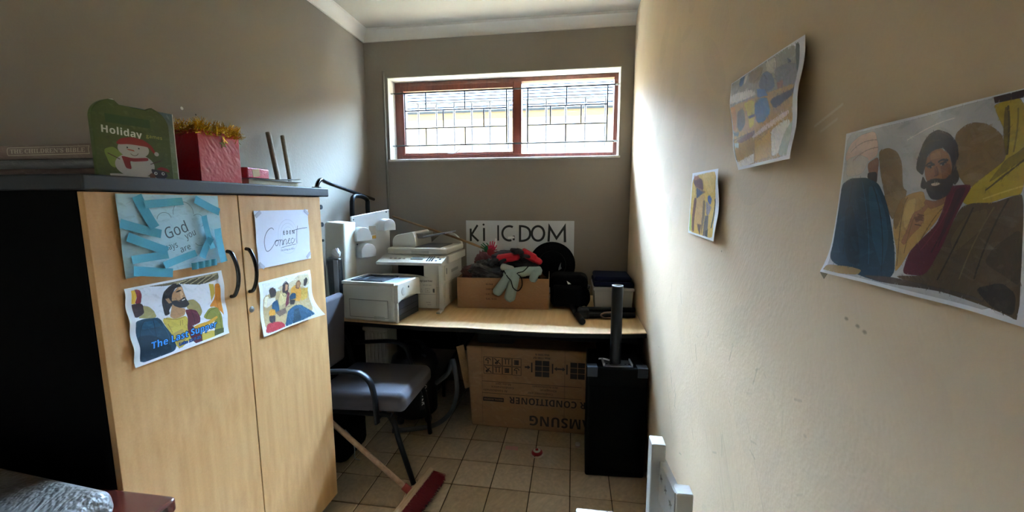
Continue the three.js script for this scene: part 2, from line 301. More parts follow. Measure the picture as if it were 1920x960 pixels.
// ---------- printed sheets ----------
const ART = {};
ART.elder = [1000, 707,
  ['#b9b7b4', '1 5 236 14 769 7 862 8 981 710 32 713 22 545 15 290'],
  ['#84683f', '262 115 315 107 365 130 397 179 418 282 448 297 391 365 386 419 349 378 285 215'],
  ['#84683f', '647 103 682 78 714 73 756 85 791 109 816 136 836 208 790 277 719 293 669 232'],
  ['#8a7046', '307 313 378 292 447 292 433 364 386 419'],
  ['#b79a22', '772 28 865 23 914 317 864 325 793 347 734 353 708 341 737 285 800 237 836 208 820 121 787 61'],
  ['#8b7319', '836 208 865 194 890 174 897 212 850 239 805 270 790 277'],
  ['#7a6314', '808 42 822 52 829 122 836 208 816 136'],
  ['#3a1f14', '769 5 861 4 865 27 776 25'],
  ['#57442a', '706 359 747 344 818 344 879 323 915 318 981 710 956 686 614 662 442 647 597 621 635 524 674 436'],
  ['#46351f', '843 486 931 414 961 592 906 572 817 540'],
  ['#63502f', '734 379 804 359 798 425 700 524 680 472'],
  ['#2e2216', '797 630 894 591 952 617 960 685 876 677'],
  ['#d9b7a4', '41 58 119 26 229 22 258 93 258 136 180 164 52 168 12 116'],
  ['#c4b8ab', '25 129 136 115 211 144 171 210 42 216'],
  ['#8d5f45', '198 165 259 139 271 165 269 214 270 253 227 235'],
  ['#2d1d15', '209 206 264 205 271 256 238 246 209 228'],
  ['#123244', '8 253 82 224 209 228 281 258 334 335 383 440 423 543 447 635 398 688 259 682 18 637 12 494'],
  ['#0d2635', '72 377 125 351 186 479 234 639 158 628 102 536'],
  ['#1b4358', '217 268 267 269 334 378 380 505 366 639 280 516'],
  ['#a98a55', '23 662 181 648 254 653 241 680 9 704'],
  ['#4d3f33', '258 676 443 652 801 655 848 668 638 666 375 687'],
  ['#b58e4c', '414 333 463 307 537 297 557 340 626 343 650 329 625 403 558 485 505 542 475 598 447 633 434 541 394 461 390 397'],
  ['#8d6a35', '384 408 419 323 446 323 429 416 408 460'],
  ['#c9a561', '455 333 504 322 504 391 463 455 439 395'],
  ['#5b1523', '647 284 727 281 734 293 709 345 681 418 654 503 601 621 488 632 505 542 558 485 618 427 640 366'],
  ['#43101a', '680 293 719 289 692 364 649 475 634 515 650 420'],
  ['#94633f', '555 331 603 339 647 311 643 347 585 368 546 345'],
  ['#94633f', '520 187 547 151 590 141 632 167 654 213 654 262 617 293 571 288 534 245'],
  ['#7a4e31', '601 201 644 204 657 249 623 266 611 229'],
  ['#a8764c', '542 160 592 150 602 179 552 184'],
  ['#2a1d17', '478 174 498 113 523 83 567 72 625 96 662 135 675 180 664 205 689 258 673 284 654 249 654 213 636 170 601 143 557 147 531 164 527 206 521 239 479 213'],
  ['#2a1d17', '521 239 543 264 557 274 542 293 516 283'],
  ['#2c1f19', '541 266 565 255 599 254 632 259 652 240 670 267 653 316 613 334 578 329 551 297'],
  ['#d8c2ac', '568 272 596 267 619 273 598 281 575 280'],
  ['#241812', '533 205 561 199 570 205 546 211'],
  ['#241812', '596 199 623 192 630 199 604 206'],
  ['#c9b8a4', '540 209 565 205 563 211 546 213'],
  ['#c9b8a4', '601 205 622 200 623 205 606 208'],
  ['#7a4e31', '574 211 587 209 601 242 586 246'],
  ['#9d6a45', '488 407 502 381 537 368 563 345 574 357 550 384 563 407 544 438 506 471 474 515 451 503 476 454'],
  ['#6d4529', '506 401 541 389 558 403 522 420'],
  ['L7#1c1310', '530 203 548 194 572 202'],
  ['L7#1c1310', '593 193 609 187 631 191'],
  ['L8#1c1310', '552 208 557 210'],
  ['L8#1c1310', '612 204 616 204'],
  ['L4#5e3a24', '585 211 596 236 581 244'],
  ['L4#3a1e18', '567 280 593 283 622 276'],
  ['L3#463428', '514 101 568 82 639 115'],
  ['L3#463428', '498 147 523 116 585 114'],
  ['L3#463428', '655 152 666 188 661 231'],
  ['L5#0a1f2c', '105 243 98 413 114 597'],
  ['L5#0a1f2c', '250 269 319 423 366 639'],
  ['L4#24526a', '178 245 234 405 282 620'],
  ['L5#7a5a2c', '453 323 435 416 451 602'],
  ['L4#7a5a2c', '510 391 491 462 480 546'],
  ['L4#7a5a2c', '635 366 603 405 558 485'],
  ['L5#3c0d18', '705 293 668 401 613 527'],
  ['L4#772035', '673 311 638 412 565 524'],
  ['L5#5d4c10', '785 302 844 255 897 212'],
  ['L4#5d4c10', '808 282 851 247 892 219'],
  ['L6#5d4c10', '818 44 831 115 837 192'],
  ['L5#8a7218', '849 57 856 118 856 186'],
  ['L5#d2b548', '781 331 845 310 905 294'],
  ['L6#3a2a18', '750 361 711 469 653 625'],
  ['L6#3a2a18', '865 333 820 456 791 596'],
  ['L5#6e5a38', '821 358 770 479 735 608'],
  ['L4#a58a7a', '58 96 144 64 245 64'],
  ['L4#a58a7a', '85 140 170 106 254 98'],
  ['L4#5d3a24', '523 388 556 392'],
  ['L4#5d3a24', '520 407 557 411'],
  ['L4#5d3a24', '517 428 549 431'],
  ['L4#e0d9d0', '411 89 530 56 637 45'],
];
ART.crowd = [707, 500,
  ['#8f8872', '-2 -2 323 -4 660 8 706 175 708 383 686 486 7 497 -18 202 -24 90'],
  ['#b08a4a', '-4 139 421 164 684 181 700 296 686 486 20 493 26 316'],
  ['#a59c84', '4 12 134 -3 107 67 10 75'],
  ['#3c5573', '124 7 175 7 179 50 135 60 111 35'],
  ['#c8bfa6', '183 8 224 12 204 56 179 56'],
  ['#7e6d49', '232 8 396 24 370 74 325 94 245 64'],
  ['#b5ac92', '409 11 488 15 485 88 427 69'],
  ['#4b5468', '384 59 426 58 471 90 493 154 405 161 341 110'],
  ['#76706a', '482 71 585 73 663 102 697 184 539 175 496 118'],
  ['#3a3a44', '583 63 607 64 616 78 592 76'],
  ['#8a5b43', '505 138 559 138 565 168 524 172'],
  ['#3d4338', '647 17 666 9 709 175 685 187 647 83'],
  ['#ddd6c8', '-11 78 86 83 175 95 260 106 326 145 259 145 115 139 -12 126'],
  ['#3f69a0', '325 119 404 141 430 179 326 165'],
  ['#2a6299', '309 169 422 181 485 265 432 301 346 295 292 223'],
  ['#c8b52c', '169 157 284 161 301 225 310 297 254 309 219 242'],
  ['#2d2a26', '219 238 310 243 306 256 228 251'],
  ['#b8792c', '-16 145 65 152 74 217 29 298 -7 256'],
  ['#5b5648', '89 187 167 186 188 278 114 310 67 267'],
  ['#3f3327', '455 204 626 205 688 200 683 228 523 264'],
  ['#e4cfc4', '272 351 482 309 643 286 648 307 501 335 291 363'],
  ['#6b4535', '43 347 253 331 328 325 291 354 128 368'],
  ['#eeeade', '486 349 593 327 652 329 650 389 585 464 500 472 476 415'],
  ['#a9b09a', '603 382 693 322 709 390 686 486 569 472'],
  ['#3b4a44', '18 296 104 304 90 325 26 316'],
  ['#c9d6cb', '31 355 96 364 87 388 33 381'],
  ['#c79b45', '301 373 469 346 491 471 269 475'],
  ['#ece6d8', '25 459 270 435 259 479 44 495'],
  ['L5#2a3440', '399 68 416 101 404 148'],
  ['L5#cfc8b4', '5 96 31 65 41 117'],
  ['L5#cfc8b4', '101 107 123 77 135 128'],
  ['L5#cfc8b4', '209 115 227 92 242 135'],
  ['L4#f4efe6', '503 351 526 404 516 456'],
  ['L4#f4efe6', '565 337 589 388 565 444'],
  ['L5#3a2c20', '-1 341 153 334 310 331'],
  ['L4#8c6a30', '329 377 436 358 451 327'],
  ['L4#e8e0cc', '489 20 496 53 487 88'],
  ['L6#5a4a30', '301 76 355 64 382 37'],
];
ART.carry = [707, 500,
  ['#d0a848', '27 25 680 11 633 209 650 383 688 488 35 493 -32 287'],
  ['#dcb863', '302 17 663 10 621 150 480 180 379 84'],
  ['#5e2c22', '56 41 197 39 333 64 373 148 120 105 67 83'],
  ['#9c5a30', '65 27 194 25 245 54 86 62'],
  ['#3d4458', '157 112 376 161 180 207'],
  ['#8e6237', '120 105 415 155 398 167 134 115'],
  ['#c39755', '192 207 398 167 429 397 199 426 175 281'],
  ['#6a3728', '108 201 187 207 157 349 189 479 116 472 89 365'],
  ['#7d643a', '349 225 409 218 429 397 401 499 368 401'],
  ['#3f5a8c', '463 192 518 180 561 210 533 252 471 229'],
  ['#8e7f7c', '420 224 514 253 555 270 512 331 452 322'],
  ['#675a4e', '435 335 512 331 564 489 439 489'],
  ['#2f2a24', '497 441 552 431 564 489 509 494'],
  ['#5a3b2c', '262 408 370 408 369 495 293 445'],
  ['#2e3826', '624 209 640 203 630 413 607 415'],
  ['#aebd5a', '-8 328 61 353 101 460 33 486'],
  ['L5#3c2418', '120 105 159 214 140 470'],
  ['L5#5a3a24', '370 224 385 338 399 492'],
  ['L4#e6c878', '409 35 517 88 588 162'],
  ['L4#b06a5a', '263 317 336 353 365 389'],
  ['L5#463a30', '466 254 474 333 464 468'],
];
ART.title = [1000, 707,
  ['#e9e9ee', '40 14 957 19 943 680 37 690 42 271'],
  ['#6e6142', '193 18 438 23 959 7 948 81 803 100 683 99 529 42 368 46 273 31'],
  ['#a6956a', '437 29 943 17 940 35 458 44'],
  ['#463c26', '481 44 705 32 923 51 803 100 683 96 574 69'],
  ['#e8b93c', '39 28 105 22 78 149 32 142'],
  ['#742130', '77 19 122 33 135 82 129 158 78 149 95 93'],
  ['#3a1f1c', '36 148 130 153 160 219 121 254 71 270 39 260'],
  ['#a3945a', '141 182 188 200 222 252 234 314 144 298 70 274 136 248'],
  ['#a3945a', '551 231 625 233 687 302 709 381 675 431 586 334 540 309'],
  ['#173d52', '43 302 115 294 244 317 281 356 323 446 364 550 399 631 368 687 37 690 40 495'],
  ['#0f2c3d', '48 436 182 463 334 606 346 678 43 683'],
  ['#1f4f68', '102 321 231 335 284 412 191 402 102 393'],
  ['#cdb446', '287 347 348 344 411 380 530 376 553 477 558 620 439 680 396 652 339 485'],
  ['#b3984e', '370 507 465 494 499 598 415 683'],
  ['#d0b74a', '650 604 827 615 830 692 691 692 598 694'],
  ['#5e1a2b', '520 315 587 328 646 357 675 431 660 487 563 492 619 546 675 613 670 697 598 694 546 615 511 510 545 404'],
  ['#dc8a22', '883 130 941 130 957 273 961 505 925 443 863 369 794 356 876 278'],
  ['#c2a63a', '815 115 869 127 876 228 829 304'],
  ['#8f8b32', '707 441 792 368 890 382 922 467 940 653 891 675 827 615 829 503 736 474'],
  ['#4f5524', '827 615 943 628 936 678 818 682'],
  ['#e0a832', '573 513 639 498 745 502 863 469 874 491 811 529 685 544 619 546'],
  ['#c08f62', '372 174 424 120 490 68 518 80 537 159 552 220 534 262 470 290 430 245'],
  ['#c08f62', '398 225 449 273 528 306 513 371 411 380 360 342'],
  ['#dcb184', '477 76 512 79 532 152 533 181 494 205 492 136'],
  ['#2b211f', '309 190 333 98 388 57 448 36 492 51 518 80 453 82 417 130 404 182 409 228 357 280 363 315 318 324 307 287'],
  ['#2b211f', '390 201 436 201 481 213 533 186 552 220 576 273 529 295 471 284 417 253'],
  ['#e6d8c8', '500 213 537 206 536 217 506 223'],
  ['#231916', '461 120 501 114 503 123 463 130'],
  ['#b07f55', '345 167 379 164 400 214 371 218'],
  ['L8#1f1613', '456 124 483 116 507 116'],
  ['L5#8a5c38', '513 124 530 168 510 177'],
  ['L5#8a5c38', '445 181 458 207 480 222'],
  ['L4#4a3a34', '335 121 386 73 457 52'],
  ['L4#4a3a34', '325 162 324 238 333 295'],
  ['L4#4a3a34', '361 171 390 123 429 88'],
  ['L5#9a7c34', '304 342 356 366 433 390 517 384'],
  ['L4#8a6c2a', '462 413 453 456'],
  ['L4#8a6c2a', '486 411 478 457'],
  ['L4#8a6c2a', '339 408 359 503 358 593'],
  ['L5#3e0f1b', '584 345 605 446 559 525'],
  ['L5#7c2c3e', '644 374 647 459 601 492'],
  ['L8#b0a074', '469 50 567 28'],
  ['L8#b0a074', '532 61 654 28'],
  ['L8#b0a074', '603 77 738 32'],
  ['L8#b0a074', '684 92 827 30'],
  ['L8#b0a074', '757 91 926 29'],
  ['L6#453a22', '503 57 610 27'],
  ['L6#453a22', '573 70 699 29'],
  ['L6#453a22', '646 85 786 31'],
  ['L6#453a22', '723 93 876 29'],
  ['L5#0c2838', '122 317 82 428 54 667'],
  ['L5#0c2838', '200 331 214 453 176 654'],
  ['L5#255a76', '287 391 317 489 323 602'],
  ['L5#b86a18', '895 245 895 346 904 437'],
  ['L5#f0b040', '948 182 950 322 947 449'],
  ['L5#5d6424', '737 463 787 403 874 391'],
  ['L5#5d6424', '893 459 907 565 925 648'],
  ['L6#8a2c30', '107 39 104 95 97 149'],
  ['L4#c8952c', '55 42 62 94 51 142'],
];
ART.meal = [800, 566,
  ['#dcd9d4', '36 28 776 27 745 531 28 543'],
  ['#b79c6b', '30 154 223 133 743 180 736 520 29 530'],
  ['#c4b08a', '229 99 465 79 578 26 783 49 743 180 309 153'],
  ['#efe6c4', '60 161 112 161 119 225 94 283 47 255'],
  ['#33211a', '116 99 178 78 221 124 214 186 139 189'],
  ['#e6dcc8', '97 187 212 199 214 249 94 283'],
  ['#1d4d6d', '160 252 240 223 267 312 266 368 165 349'],
  ['#3b211b', '318 83 380 51 418 97 401 184 364 219 310 171'],
  ['#b98258', '364 85 403 103 391 155 352 163'],
  ['#d7c184', '280 164 371 186 382 292 277 315 258 244'],
  ['#6e1f2f', '392 173 426 199 415 317 359 345'],
  ['#d8962f', '444 149 529 122 595 156 637 231 594 337 506 306 447 257'],
  ['#7d4b26', '528 103 585 77 616 123 582 185 522 167'],
  ['#a9713f', '550 98 602 110 578 171 540 156'],
  ['#caa13a', '623 191 737 198 711 322 608 332'],
  ['#2f2219', '668 95 717 72 737 110 691 178 657 161'],
  ['#6d5340', '205 360 357 352 368 404 256 420'],
  ['#143b55', '424 237 471 206 527 223 530 286 431 279'],
  ['#2c1c16', '431 279 521 296 496 347 430 330'],
  ['#1a4a66', '328 502 388 393 493 358 596 373 682 455 729 526 533 553 312 557'],
  ['#123547', '482 402 551 404 539 531 423 544'],
  ['#e49b25', '116 336 152 306 206 332 204 387 120 375'],
  ['#2e1d16', '116 374 203 390 183 460 135 469 108 424'],
  ['#b3262f', '29 530 69 450 148 450 256 474 310 519 313 554 169 558'],
  ['L4#0f3448', '410 415 365 466 338 535'],
  ['L4#0f3448', '529 398 534 465 510 554'],
  ['L4#2c6a8a', '619 421 663 475 685 523'],
  ['L4#8a6a2c', '532 206 542 262 506 306'],
  ['L4#efe4b0', '302 187 324 244 328 279'],
  ['L4#7d1820', '106 468 115 528 93 549'],
  ['L4#e8e2d8', '63 60 280 66 568 64'],
  ['L5#6d5340', '225 365 357 352 450 343'],
  ['L4#2a1a14', '313 189 352 220 378 205'],
];
function smoothPoly(c, s, k = 1) {
  const n = s.split(' ').map(Number), p = []; for (let i = 0; i < n.length; i += 2) p.push([n[i] * k, n[i + 1] * k]);
  c.beginPath(); const m = (a, b) => [(a[0] + b[0]) / 2, (a[1] + b[1]) / 2];
  if (p.length < 5) p.forEach((q, i) => (i ? c.lineTo(...q) : c.moveTo(...q)));
  else { const q = (i) => p[(i + p.length) % p.length]; const near = (a, b, t) => [a[0] + (b[0] - a[0]) * t, a[1] + (b[1] - a[1]) * t];
    c.moveTo(...near(q(0), q(1), 0.3)); for (let i = 1; i <= p.length; i++) { c.lineTo(...near(q(i), q(i - 1), 0.3)); c.quadraticCurveTo(...q(i), ...near(q(i), q(i + 1), 0.3)); } }
  c.closePath();
}
function grainOver(c, w, h, n, a) { for (let i = 0; i < n; i++) { c.fillStyle = `rgba(${rnd() < 0.5 ? '0,0,0' : '255,255,255'},${rr(0, a)})`; c.beginPath(); c.ellipse(rr(0, w), rr(0, h), rr(2, w * 0.05), rr(1, h * 0.02), rr(-0.6, 1.2), 0, P2); c.fill(); } }
// short brush strokes in the colours that lie underneath, so that flat areas read as painted
function brushed(c, w, h, k) {
  const px = c.getImageData(0, 0, w, h).data; c.lineCap = 'round';
  for (let i = 0; i < 4200; i++) {
    const x = rr(0, w), y = rr(0, h), o = ((y | 0) * w + (x | 0)) * 4, j = rr(-26, 26) * k + 0, a = rr(0.9, 1.8) + 0.6 * Math.sin(x * 0.01), L = rr(0.006, 0.03) * w * k;
    c.strokeStyle = `rgba(${[0, 1, 2].map((q) => Math.max(0, Math.min(255, px[o + q] + j + rr(-6, 6))) | 0).join(',')},0.55)`; c.lineWidth = rr(1.5, 7) * k + 1;
    c.beginPath(); c.moveTo(x - Math.cos(a) * L, y - Math.sin(a) * L); c.quadraticCurveTo(x + rr(-4, 4), y + rr(-4, 4), x + Math.cos(a) * L, y + Math.sin(a) * L); c.stroke();
  }
}
function artTex(name, margin, extra) {
  const [w, h, ...polys] = ART[name];
  return canvasTex(w, h, (c) => {
    c.fillStyle = '#e4e3e4'; c.fillRect(0, 0, w, h); c.save(); const m = margin; c.beginPath(); c.rect(m[0] * w, m[1] * h, w * (1 - m[0] - m[2]), h * (1 - m[1] - m[3])); c.clip();
    for (const [col, s] of polys) {
      if (col[0] === 'L') { const n = s.split(' ').map(Number); c.strokeStyle = col.slice(2); c.lineWidth = +col[1]; c.lineCap = c.lineJoin = 'round'; c.beginPath(); c.moveTo(n[0], n[1]); if (n.length === 6) c.quadraticCurveTo(2 * n[2] - (n[0] + n[4]) / 2, 2 * n[3] - (n[1] + n[5]) / 2, n[4], n[5]); else for (let i = 2; i < n.length; i += 2) c.lineTo(n[i], n[i + 1]); c.stroke(); continue; }
      c.fillStyle = col; smoothPoly(c, s); c.fill(); c.strokeStyle = 'rgba(40,25,15,0.18)'; c.lineWidth = 2; c.stroke(); }
    brushed(c, w, h, name === 'elder' || name === 'title' ? 0.35 : 0.7); grainOver(c, w, h, 900, 0.05);
    if (extra) extra(c, w, h);
    c.restore();
  });
}
const glossy = (t, r = 0.45) => MP('#ffffff', r, { map: t, side: THREE.DoubleSide, specularIntensity: 0.55 });
const matte = (t) => M('#ffffff', 0.75, { map: t, side: THREE.DoubleSide });
// on the right wall: local x runs towards the camera (+z), the face looks to -x
function onRight(mesh, z, y) { mesh.position.set(W, y, z); mesh.rotation.y = -Math.PI / 2; }
function onDoor(mesh, z, y) { mesh.position.set(CX, y, z); mesh.rotation.y = Math.PI / 2; }
// right-wall posters (facing -x: local +x is world +z)
{ const m = single('poster', 'large print of a bearded man in a maroon sash, nearest on the right wall', 'poster',
    sheet(0.287, 0.212, (u, v) => { const b = Math.max(0, v - 0.75) * 4; return [-0.014 * Math.pow(1 - u, 3) * Math.pow(v, 3), 0, 0.0035 + 0.003 * Math.sin(u * 7 + v) ** 2 + 0.008 * b * b * (1 - u) ** 2 + 0.006 * Math.pow(u, 6) * v]; }, 40, 30), glossy(artTex('elder', [0.012, 0.004, 0.03, 0.022]), 0.42));
  onRight(m, 2.536, 1.4285);
  for (const [x, y, r] of [[-0.152, -0.1, 0.9]]) part(m, 'tape', rb(0.034, 0.014, 0.001, 0.0004), MP('#9b8d74', 0.25, { clearcoat: 0.5 }), [x, y, 0.007], [0, 0, r]); }
{ const m = single('poster', 'glossy curling print of people dining at a long table, highest on right wall', 'poster',
    patch([[2.0135, 1.74, 1.909], [2.006, 1.72, 2.277], [1.987, 1.508, 2.301], [2.006, 1.511, 2.015]], (u, v) => 0.002 + 0.006 * Math.sin(v * 3.1) * (1 - u) + 0.004 * Math.sin(v * 6 + u * 2) ** 2), glossy(artTex('crowd', [0.012, 0.012, 0.05, 0.03]), 0.55));
 }
{ const m = single('poster', 'small yellow print of a figure beside a doorway, lowest on right wall', 'poster',
    patch([[2.0125, 1.533, 1.595], [2.007, 1.525, 1.89], [2.0025, 1.327, 1.902], [2.0125, 1.329, 1.58]], (u, v) => 0.001 + 0.004 * (1 + Math.sin(v * 7 + 1)) * u, 30, 24), glossy(artTex('carry', [0.03, 0.03, 0.05, 0.03]), 0.45)); }
// cupboard sheets (facing +x: local +x is world -z)
{ const m = single('poster', 'white-bordered print of a man in maroon titled in blue letters on the cupboard', 'poster',
    sheet(0.287, 0.206, (u, v) => [0.006 * (v - 0.5), 0, 0.003 + 0.006 * Math.sin(v * 9 + 1) ** 2 * (1 - u) + 0.004 * Math.sin(v * 7) ** 2 * u], 30, 30),
    matte(artTex('title', [0.05, 0.025, 0.05, 0.03], (c, w, h) => {
      c.lineJoin = 'round'; c.textAlign = 'left'; c.save(); c.translate(150, 590); c.rotate(0);
      c.font = 'bold 92px sans-serif'; c.lineWidth = 14; c.strokeStyle = '#0c2036'; const f = (t, x, y, mw) => { c.strokeText(t, x, y, mw); c.fillText(t, x, y, mw); };
      c.fillStyle = '#3f9df0'; f('The Last Supper', 0, 0, 720); c.font = 'bold 40px sans-serif'; c.lineWidth = 8; c.fillStyle = '#1f5fae'; f('Luke 22:7-23', 270, 62, 300); c.restore();
    })));
  onDoor(m, 2.112, 1.1215); }
{ const m = single('poster', 'small print of robed men around a table on the right cupboard door', 'poster',
    sheet(0.286, 0.2, (u, v) => [0.03 * Math.pow(u, 4) * Math.pow(v, 4), 0, 0.003 + 0.035 * Math.pow(u, 4) * Math.pow(v, 3) + 0.003 * Math.sin(v * 8)], 30, 24), matte(artTex('meal', [0.05, 0.03, 0.05, 0.03])));
  onDoor(m, 1.682, 1.056); }
// handwritten sheet with blue strips
{ const t = canvasTex(1000, 720, (c, w, h) => {
    c.fillStyle = '#a9c9cf'; c.fillRect(0, 0, w, h); grainOver(c, w, h, 900, 0.05);
    c.strokeStyle = '#6f8086'; c.lineWidth = 5; c.lineCap = 'round';
    const arc = (x, y, r, a, b) => { c.beginPath(); c.arc(x, y, r, a, b); c.stroke(); };
    arc(395, 235, 70, Math.PI * 1.05, Math.PI * 1.9); arc(590, 170, 105, Math.PI * 0.95, Math.PI * 2.05); arc(735, 260, 70, Math.PI * 1.3, Math.PI * 2.3); arc(745, 440, 70, Math.PI * 0.1, Math.PI * 0.8);
    const wr = (t, x, y, a, px, w2) => { c.save(); c.translate(x, y); c.rotate(a); c.fillStyle = '#4a555c'; c.font = px + 'px sans-serif'; c.fillText(t, 0, 0, w2); c.restore(); };
    wr('God', 395, 420, -0.28, 150, 250); wr('you', 590, 435, -0.35, 88, 125); wr('says', 385, 525, -0.2, 84, 120); wr('are', 520, 560, -0.25, 84, 120);
  });
  const g = thing('craft_poster', 'pale blue handwritten sheet covered with glued turquoise paper strips', 'craft sheet'); onDoor(g, 2.106, 1.353);
  part(g, 'paper', sheet(0.292, 0.208, (u, v) => 0.003 + 0.004 * Math.pow(1 - u, 3) + 0.002 * Math.sin(u * 9 + v * 4) ** 2), matte(t));
  const strip = [speckle('#4596a8', 0.1, 8, 2), speckle('#519eae', 0.1, 8, 7)].map((q) => matte(q));
  // centre line from (a, b) to (c, d) and width, in thousandths of the sheet
  const S = [[158, 19, 283, 417, 105], [212, 127, 571, 84, 80], [697, 53, 969, 240, 92], [-5, 343, 325, 501, 90], [38, 504, 366, 727, 92], [48, 785, 366, 774, 80], [50, 918, 389, 1020, 95], [315, 908, 644, 798, 75], [770, 287, 838, 766, 62], [913, 482, 960, 986, 80], [703, 876, 821, 611, 62]];
  S.forEach(([a, b, c, d, w], i) => {
    const X = (u) => (u / 1000 - 0.5) * 0.292, Y = (v) => (0.5 - v / 1000) * 0.208, x0 = X(a), y0 = Y(b), x1 = X(c), y1 = Y(d), L = Math.hypot(x1 - x0, y1 - y0) * 1.0, wd = w / 1000 * (i > 7 ? 0.33 : 0.255);
    part(g, 'paper_strip', sheet(L, wd, (u, v) => 0.003 * Math.pow(2 * Math.abs(u - 0.5), 3) + 0.002 * v, 10, 3), strip[i % 2], [(x0 + x1) / 2, (y0 + y1) / 2, 0.008 + i * 0.0006], [0, 0, Math.atan2(y1 - y0, x1 - x0)]);
  });
  part(g, 'paper_strip', sheet(0.085, 0.02, (u) => 0.006 * Math.abs(Math.sin(u * Math.PI * 4)), 24, 2), strip[1], [0.07, -0.0985, 0.012], [0, 0, 0.03]);
}
// logo sheet
{ const t = canvasTex(1000, 720, (c, w, h) => {
    c.fillStyle = '#d3d3de'; c.fillRect(0, 0, w, h);
    c.strokeStyle = 'rgba(170,170,182,0.5)'; c.lineWidth = 7; for (const r of [120, 165, 210]) { c.beginPath(); c.ellipse(555, 360, r * 0.9, r * 1.1, 0, 0, P2); c.stroke(); }
    c.fillStyle = '#2c2c33'; c.font = 'bold 74px sans-serif'; c.save(); c.translate(460, 330); c.fillText('E D E N', 0, 0, 235); c.restore();
    c.strokeStyle = '#27272e'; c.lineCap = c.lineJoin = 'round'; c.lineWidth = 7; c.beginPath();
    c.moveTo(300, 250); c.bezierCurveTo(270, 170, 90, 300, 130, 480); c.bezierCurveTo(150, 560, 240, 500, 300, 420);          // C
    c.bezierCurveTo(310, 380, 380, 380, 365, 430); c.bezierCurveTo(350, 480, 300, 470, 310, 420); c.bezierCurveTo(325, 385, 380, 400, 405, 390); // o
    c.lineTo(392, 468); c.moveTo(396, 435); c.bezierCurveTo(412, 382, 452, 380, 446, 425); c.lineTo(441, 462); c.quadraticCurveTo(455, 468, 472, 400); // n
    c.lineTo(462, 466); c.moveTo(467, 433); c.bezierCurveTo(484, 380, 524, 378, 518, 424); c.lineTo(513, 460); c.quadraticCurveTo(530, 470, 556, 428); // n
    c.bezierCurveTo(610, 400, 590, 370, 566, 398); c.bezierCurveTo(540, 440, 560, 478, 600, 448);                                                  // e
    c.moveTo(660, 398); c.bezierCurveTo(630, 372, 600, 420, 618, 450); c.bezierCurveTo(632, 472, 660, 455, 690, 400);                               // c
    c.moveTo(762, 225); c.bezierCurveTo(735, 330, 712, 440, 722, 470); c.stroke();                                                                // t
    c.beginPath(); c.moveTo(640, 290); c.quadraticCurveTo(780, 262, 960, 262); c.stroke();
    c.lineWidth = 5; c.beginPath(); c.moveTo(420, 500); c.quadraticCurveTo(560, 478, 700, 478); c.stroke();
    c.font = 'italic 34px serif'; c.fillStyle = '#3b3b44'; c.fillText('Growing in Him', 400, 545, 330);
  });
  const g = thing('logo_sheet', 'white sheet with black script lettering taped on the right cupboard door', 'paper sheet'); onDoor(g, 1.6745, 1.306);
  part(g, 'paper', sheet(0.29, 0.204, (u, v) => 0.003 + 0.002 * Math.sin(u * 5 + v * 6) ** 2), matte(t));
  const tapeM = MP('#b9b9c4', 0.2, { clearcoat: 0.6 });
  for (const [x, y, r] of [[-0.13, 0.09, 0.6], [0.132, 0.092, -0.7], [-0.132, -0.092, -0.7], [0.13, -0.086, 0.7]]) part(g, 'tape', rb(0.03, 0.013, 0.0008, 0.0003), tapeM, [x, y, 0.0065], [0, 0, r]); }
// two-sheet word sign on the window wall
{ const mk = (name, label, x0, x1, draw) => {
    const w = x1 - x0, t = canvasTex(720, 960, (c, W2, H2) => { c.fillStyle = '#c9c9c7'; c.fillRect(0, 0, W2, H2); grainOver(c, W2, H2, 200, 0.02); draw(c, W2, H2); });
    single(name, label, 'sign', sheet(w, 0.55, (u, v) => 0.0025 + 0.0015 * Math.sin(u * 6 + v * 3) ** 2, 16, 16), matte(t), [(x0 + x1) / 2, 1.027, 0.001]); };
  const st = (c) => { c.strokeStyle = '#141414'; c.fillStyle = '#141414'; c.lineWidth = 28; c.lineCap = 'butt'; c.lineJoin = 'miter'; };
  mk('letter_sign', 'white sign sheet with the first black cut-out letters, left half', 0.787, 1.1885, (c) => { st(c); const l = (...p) => { c.beginPath(); p.forEach((q, i) => (i ? c.lineTo(...q) : c.moveTo(...q))); c.stroke(); };
    l([66, 110], [66, 280]); c.lineWidth = 27; l([165, 62], [78, 190], [175, 280]); l([255, 100], [255, 278]); c.beginPath(); c.arc(250, 55, 14, 0, P2); c.fill();
    c.lineWidth = 24; l([455, 62], [455, 270]); c.lineWidth = 28; c.beginPath(); c.arc(610, 170, 96, -Math.PI * 0.33, Math.PI * 0.4, true); c.stroke(); l([672, 262], [672, 200]);
    c.fillStyle = '#eeeeea'; c.save(); c.translate(590, 215); c.rotate(-0.08); c.fillRect(0, 0, 90, 28); c.restore(); c.save(); c.translate(410, 240); c.rotate(0.08); c.fillRect(0, 0, 30, 150); c.restore(); });
  mk('letter_sign', 'white sign sheet reading DOM in black letters, right half', 1.1895, 1.62, (c) => { st(c); const l = (...p) => { c.beginPath(); p.forEach((q, i) => (i ? c.lineTo(...q) : c.moveTo(...q))); c.stroke(); };
    c.beginPath(); c.moveTo(35, 72); c.lineTo(35, 270); c.quadraticCurveTo(165, 270, 165, 170); c.quadraticCurveTo(165, 72, 35, 72); c.closePath(); c.stroke();
    c.beginPath(); c.ellipse(265, 168, 78, 96, 0, 0, P2); c.stroke(); l([400, 275], [410, 78], [500, 230], [600, 75], [607, 280]); }); }

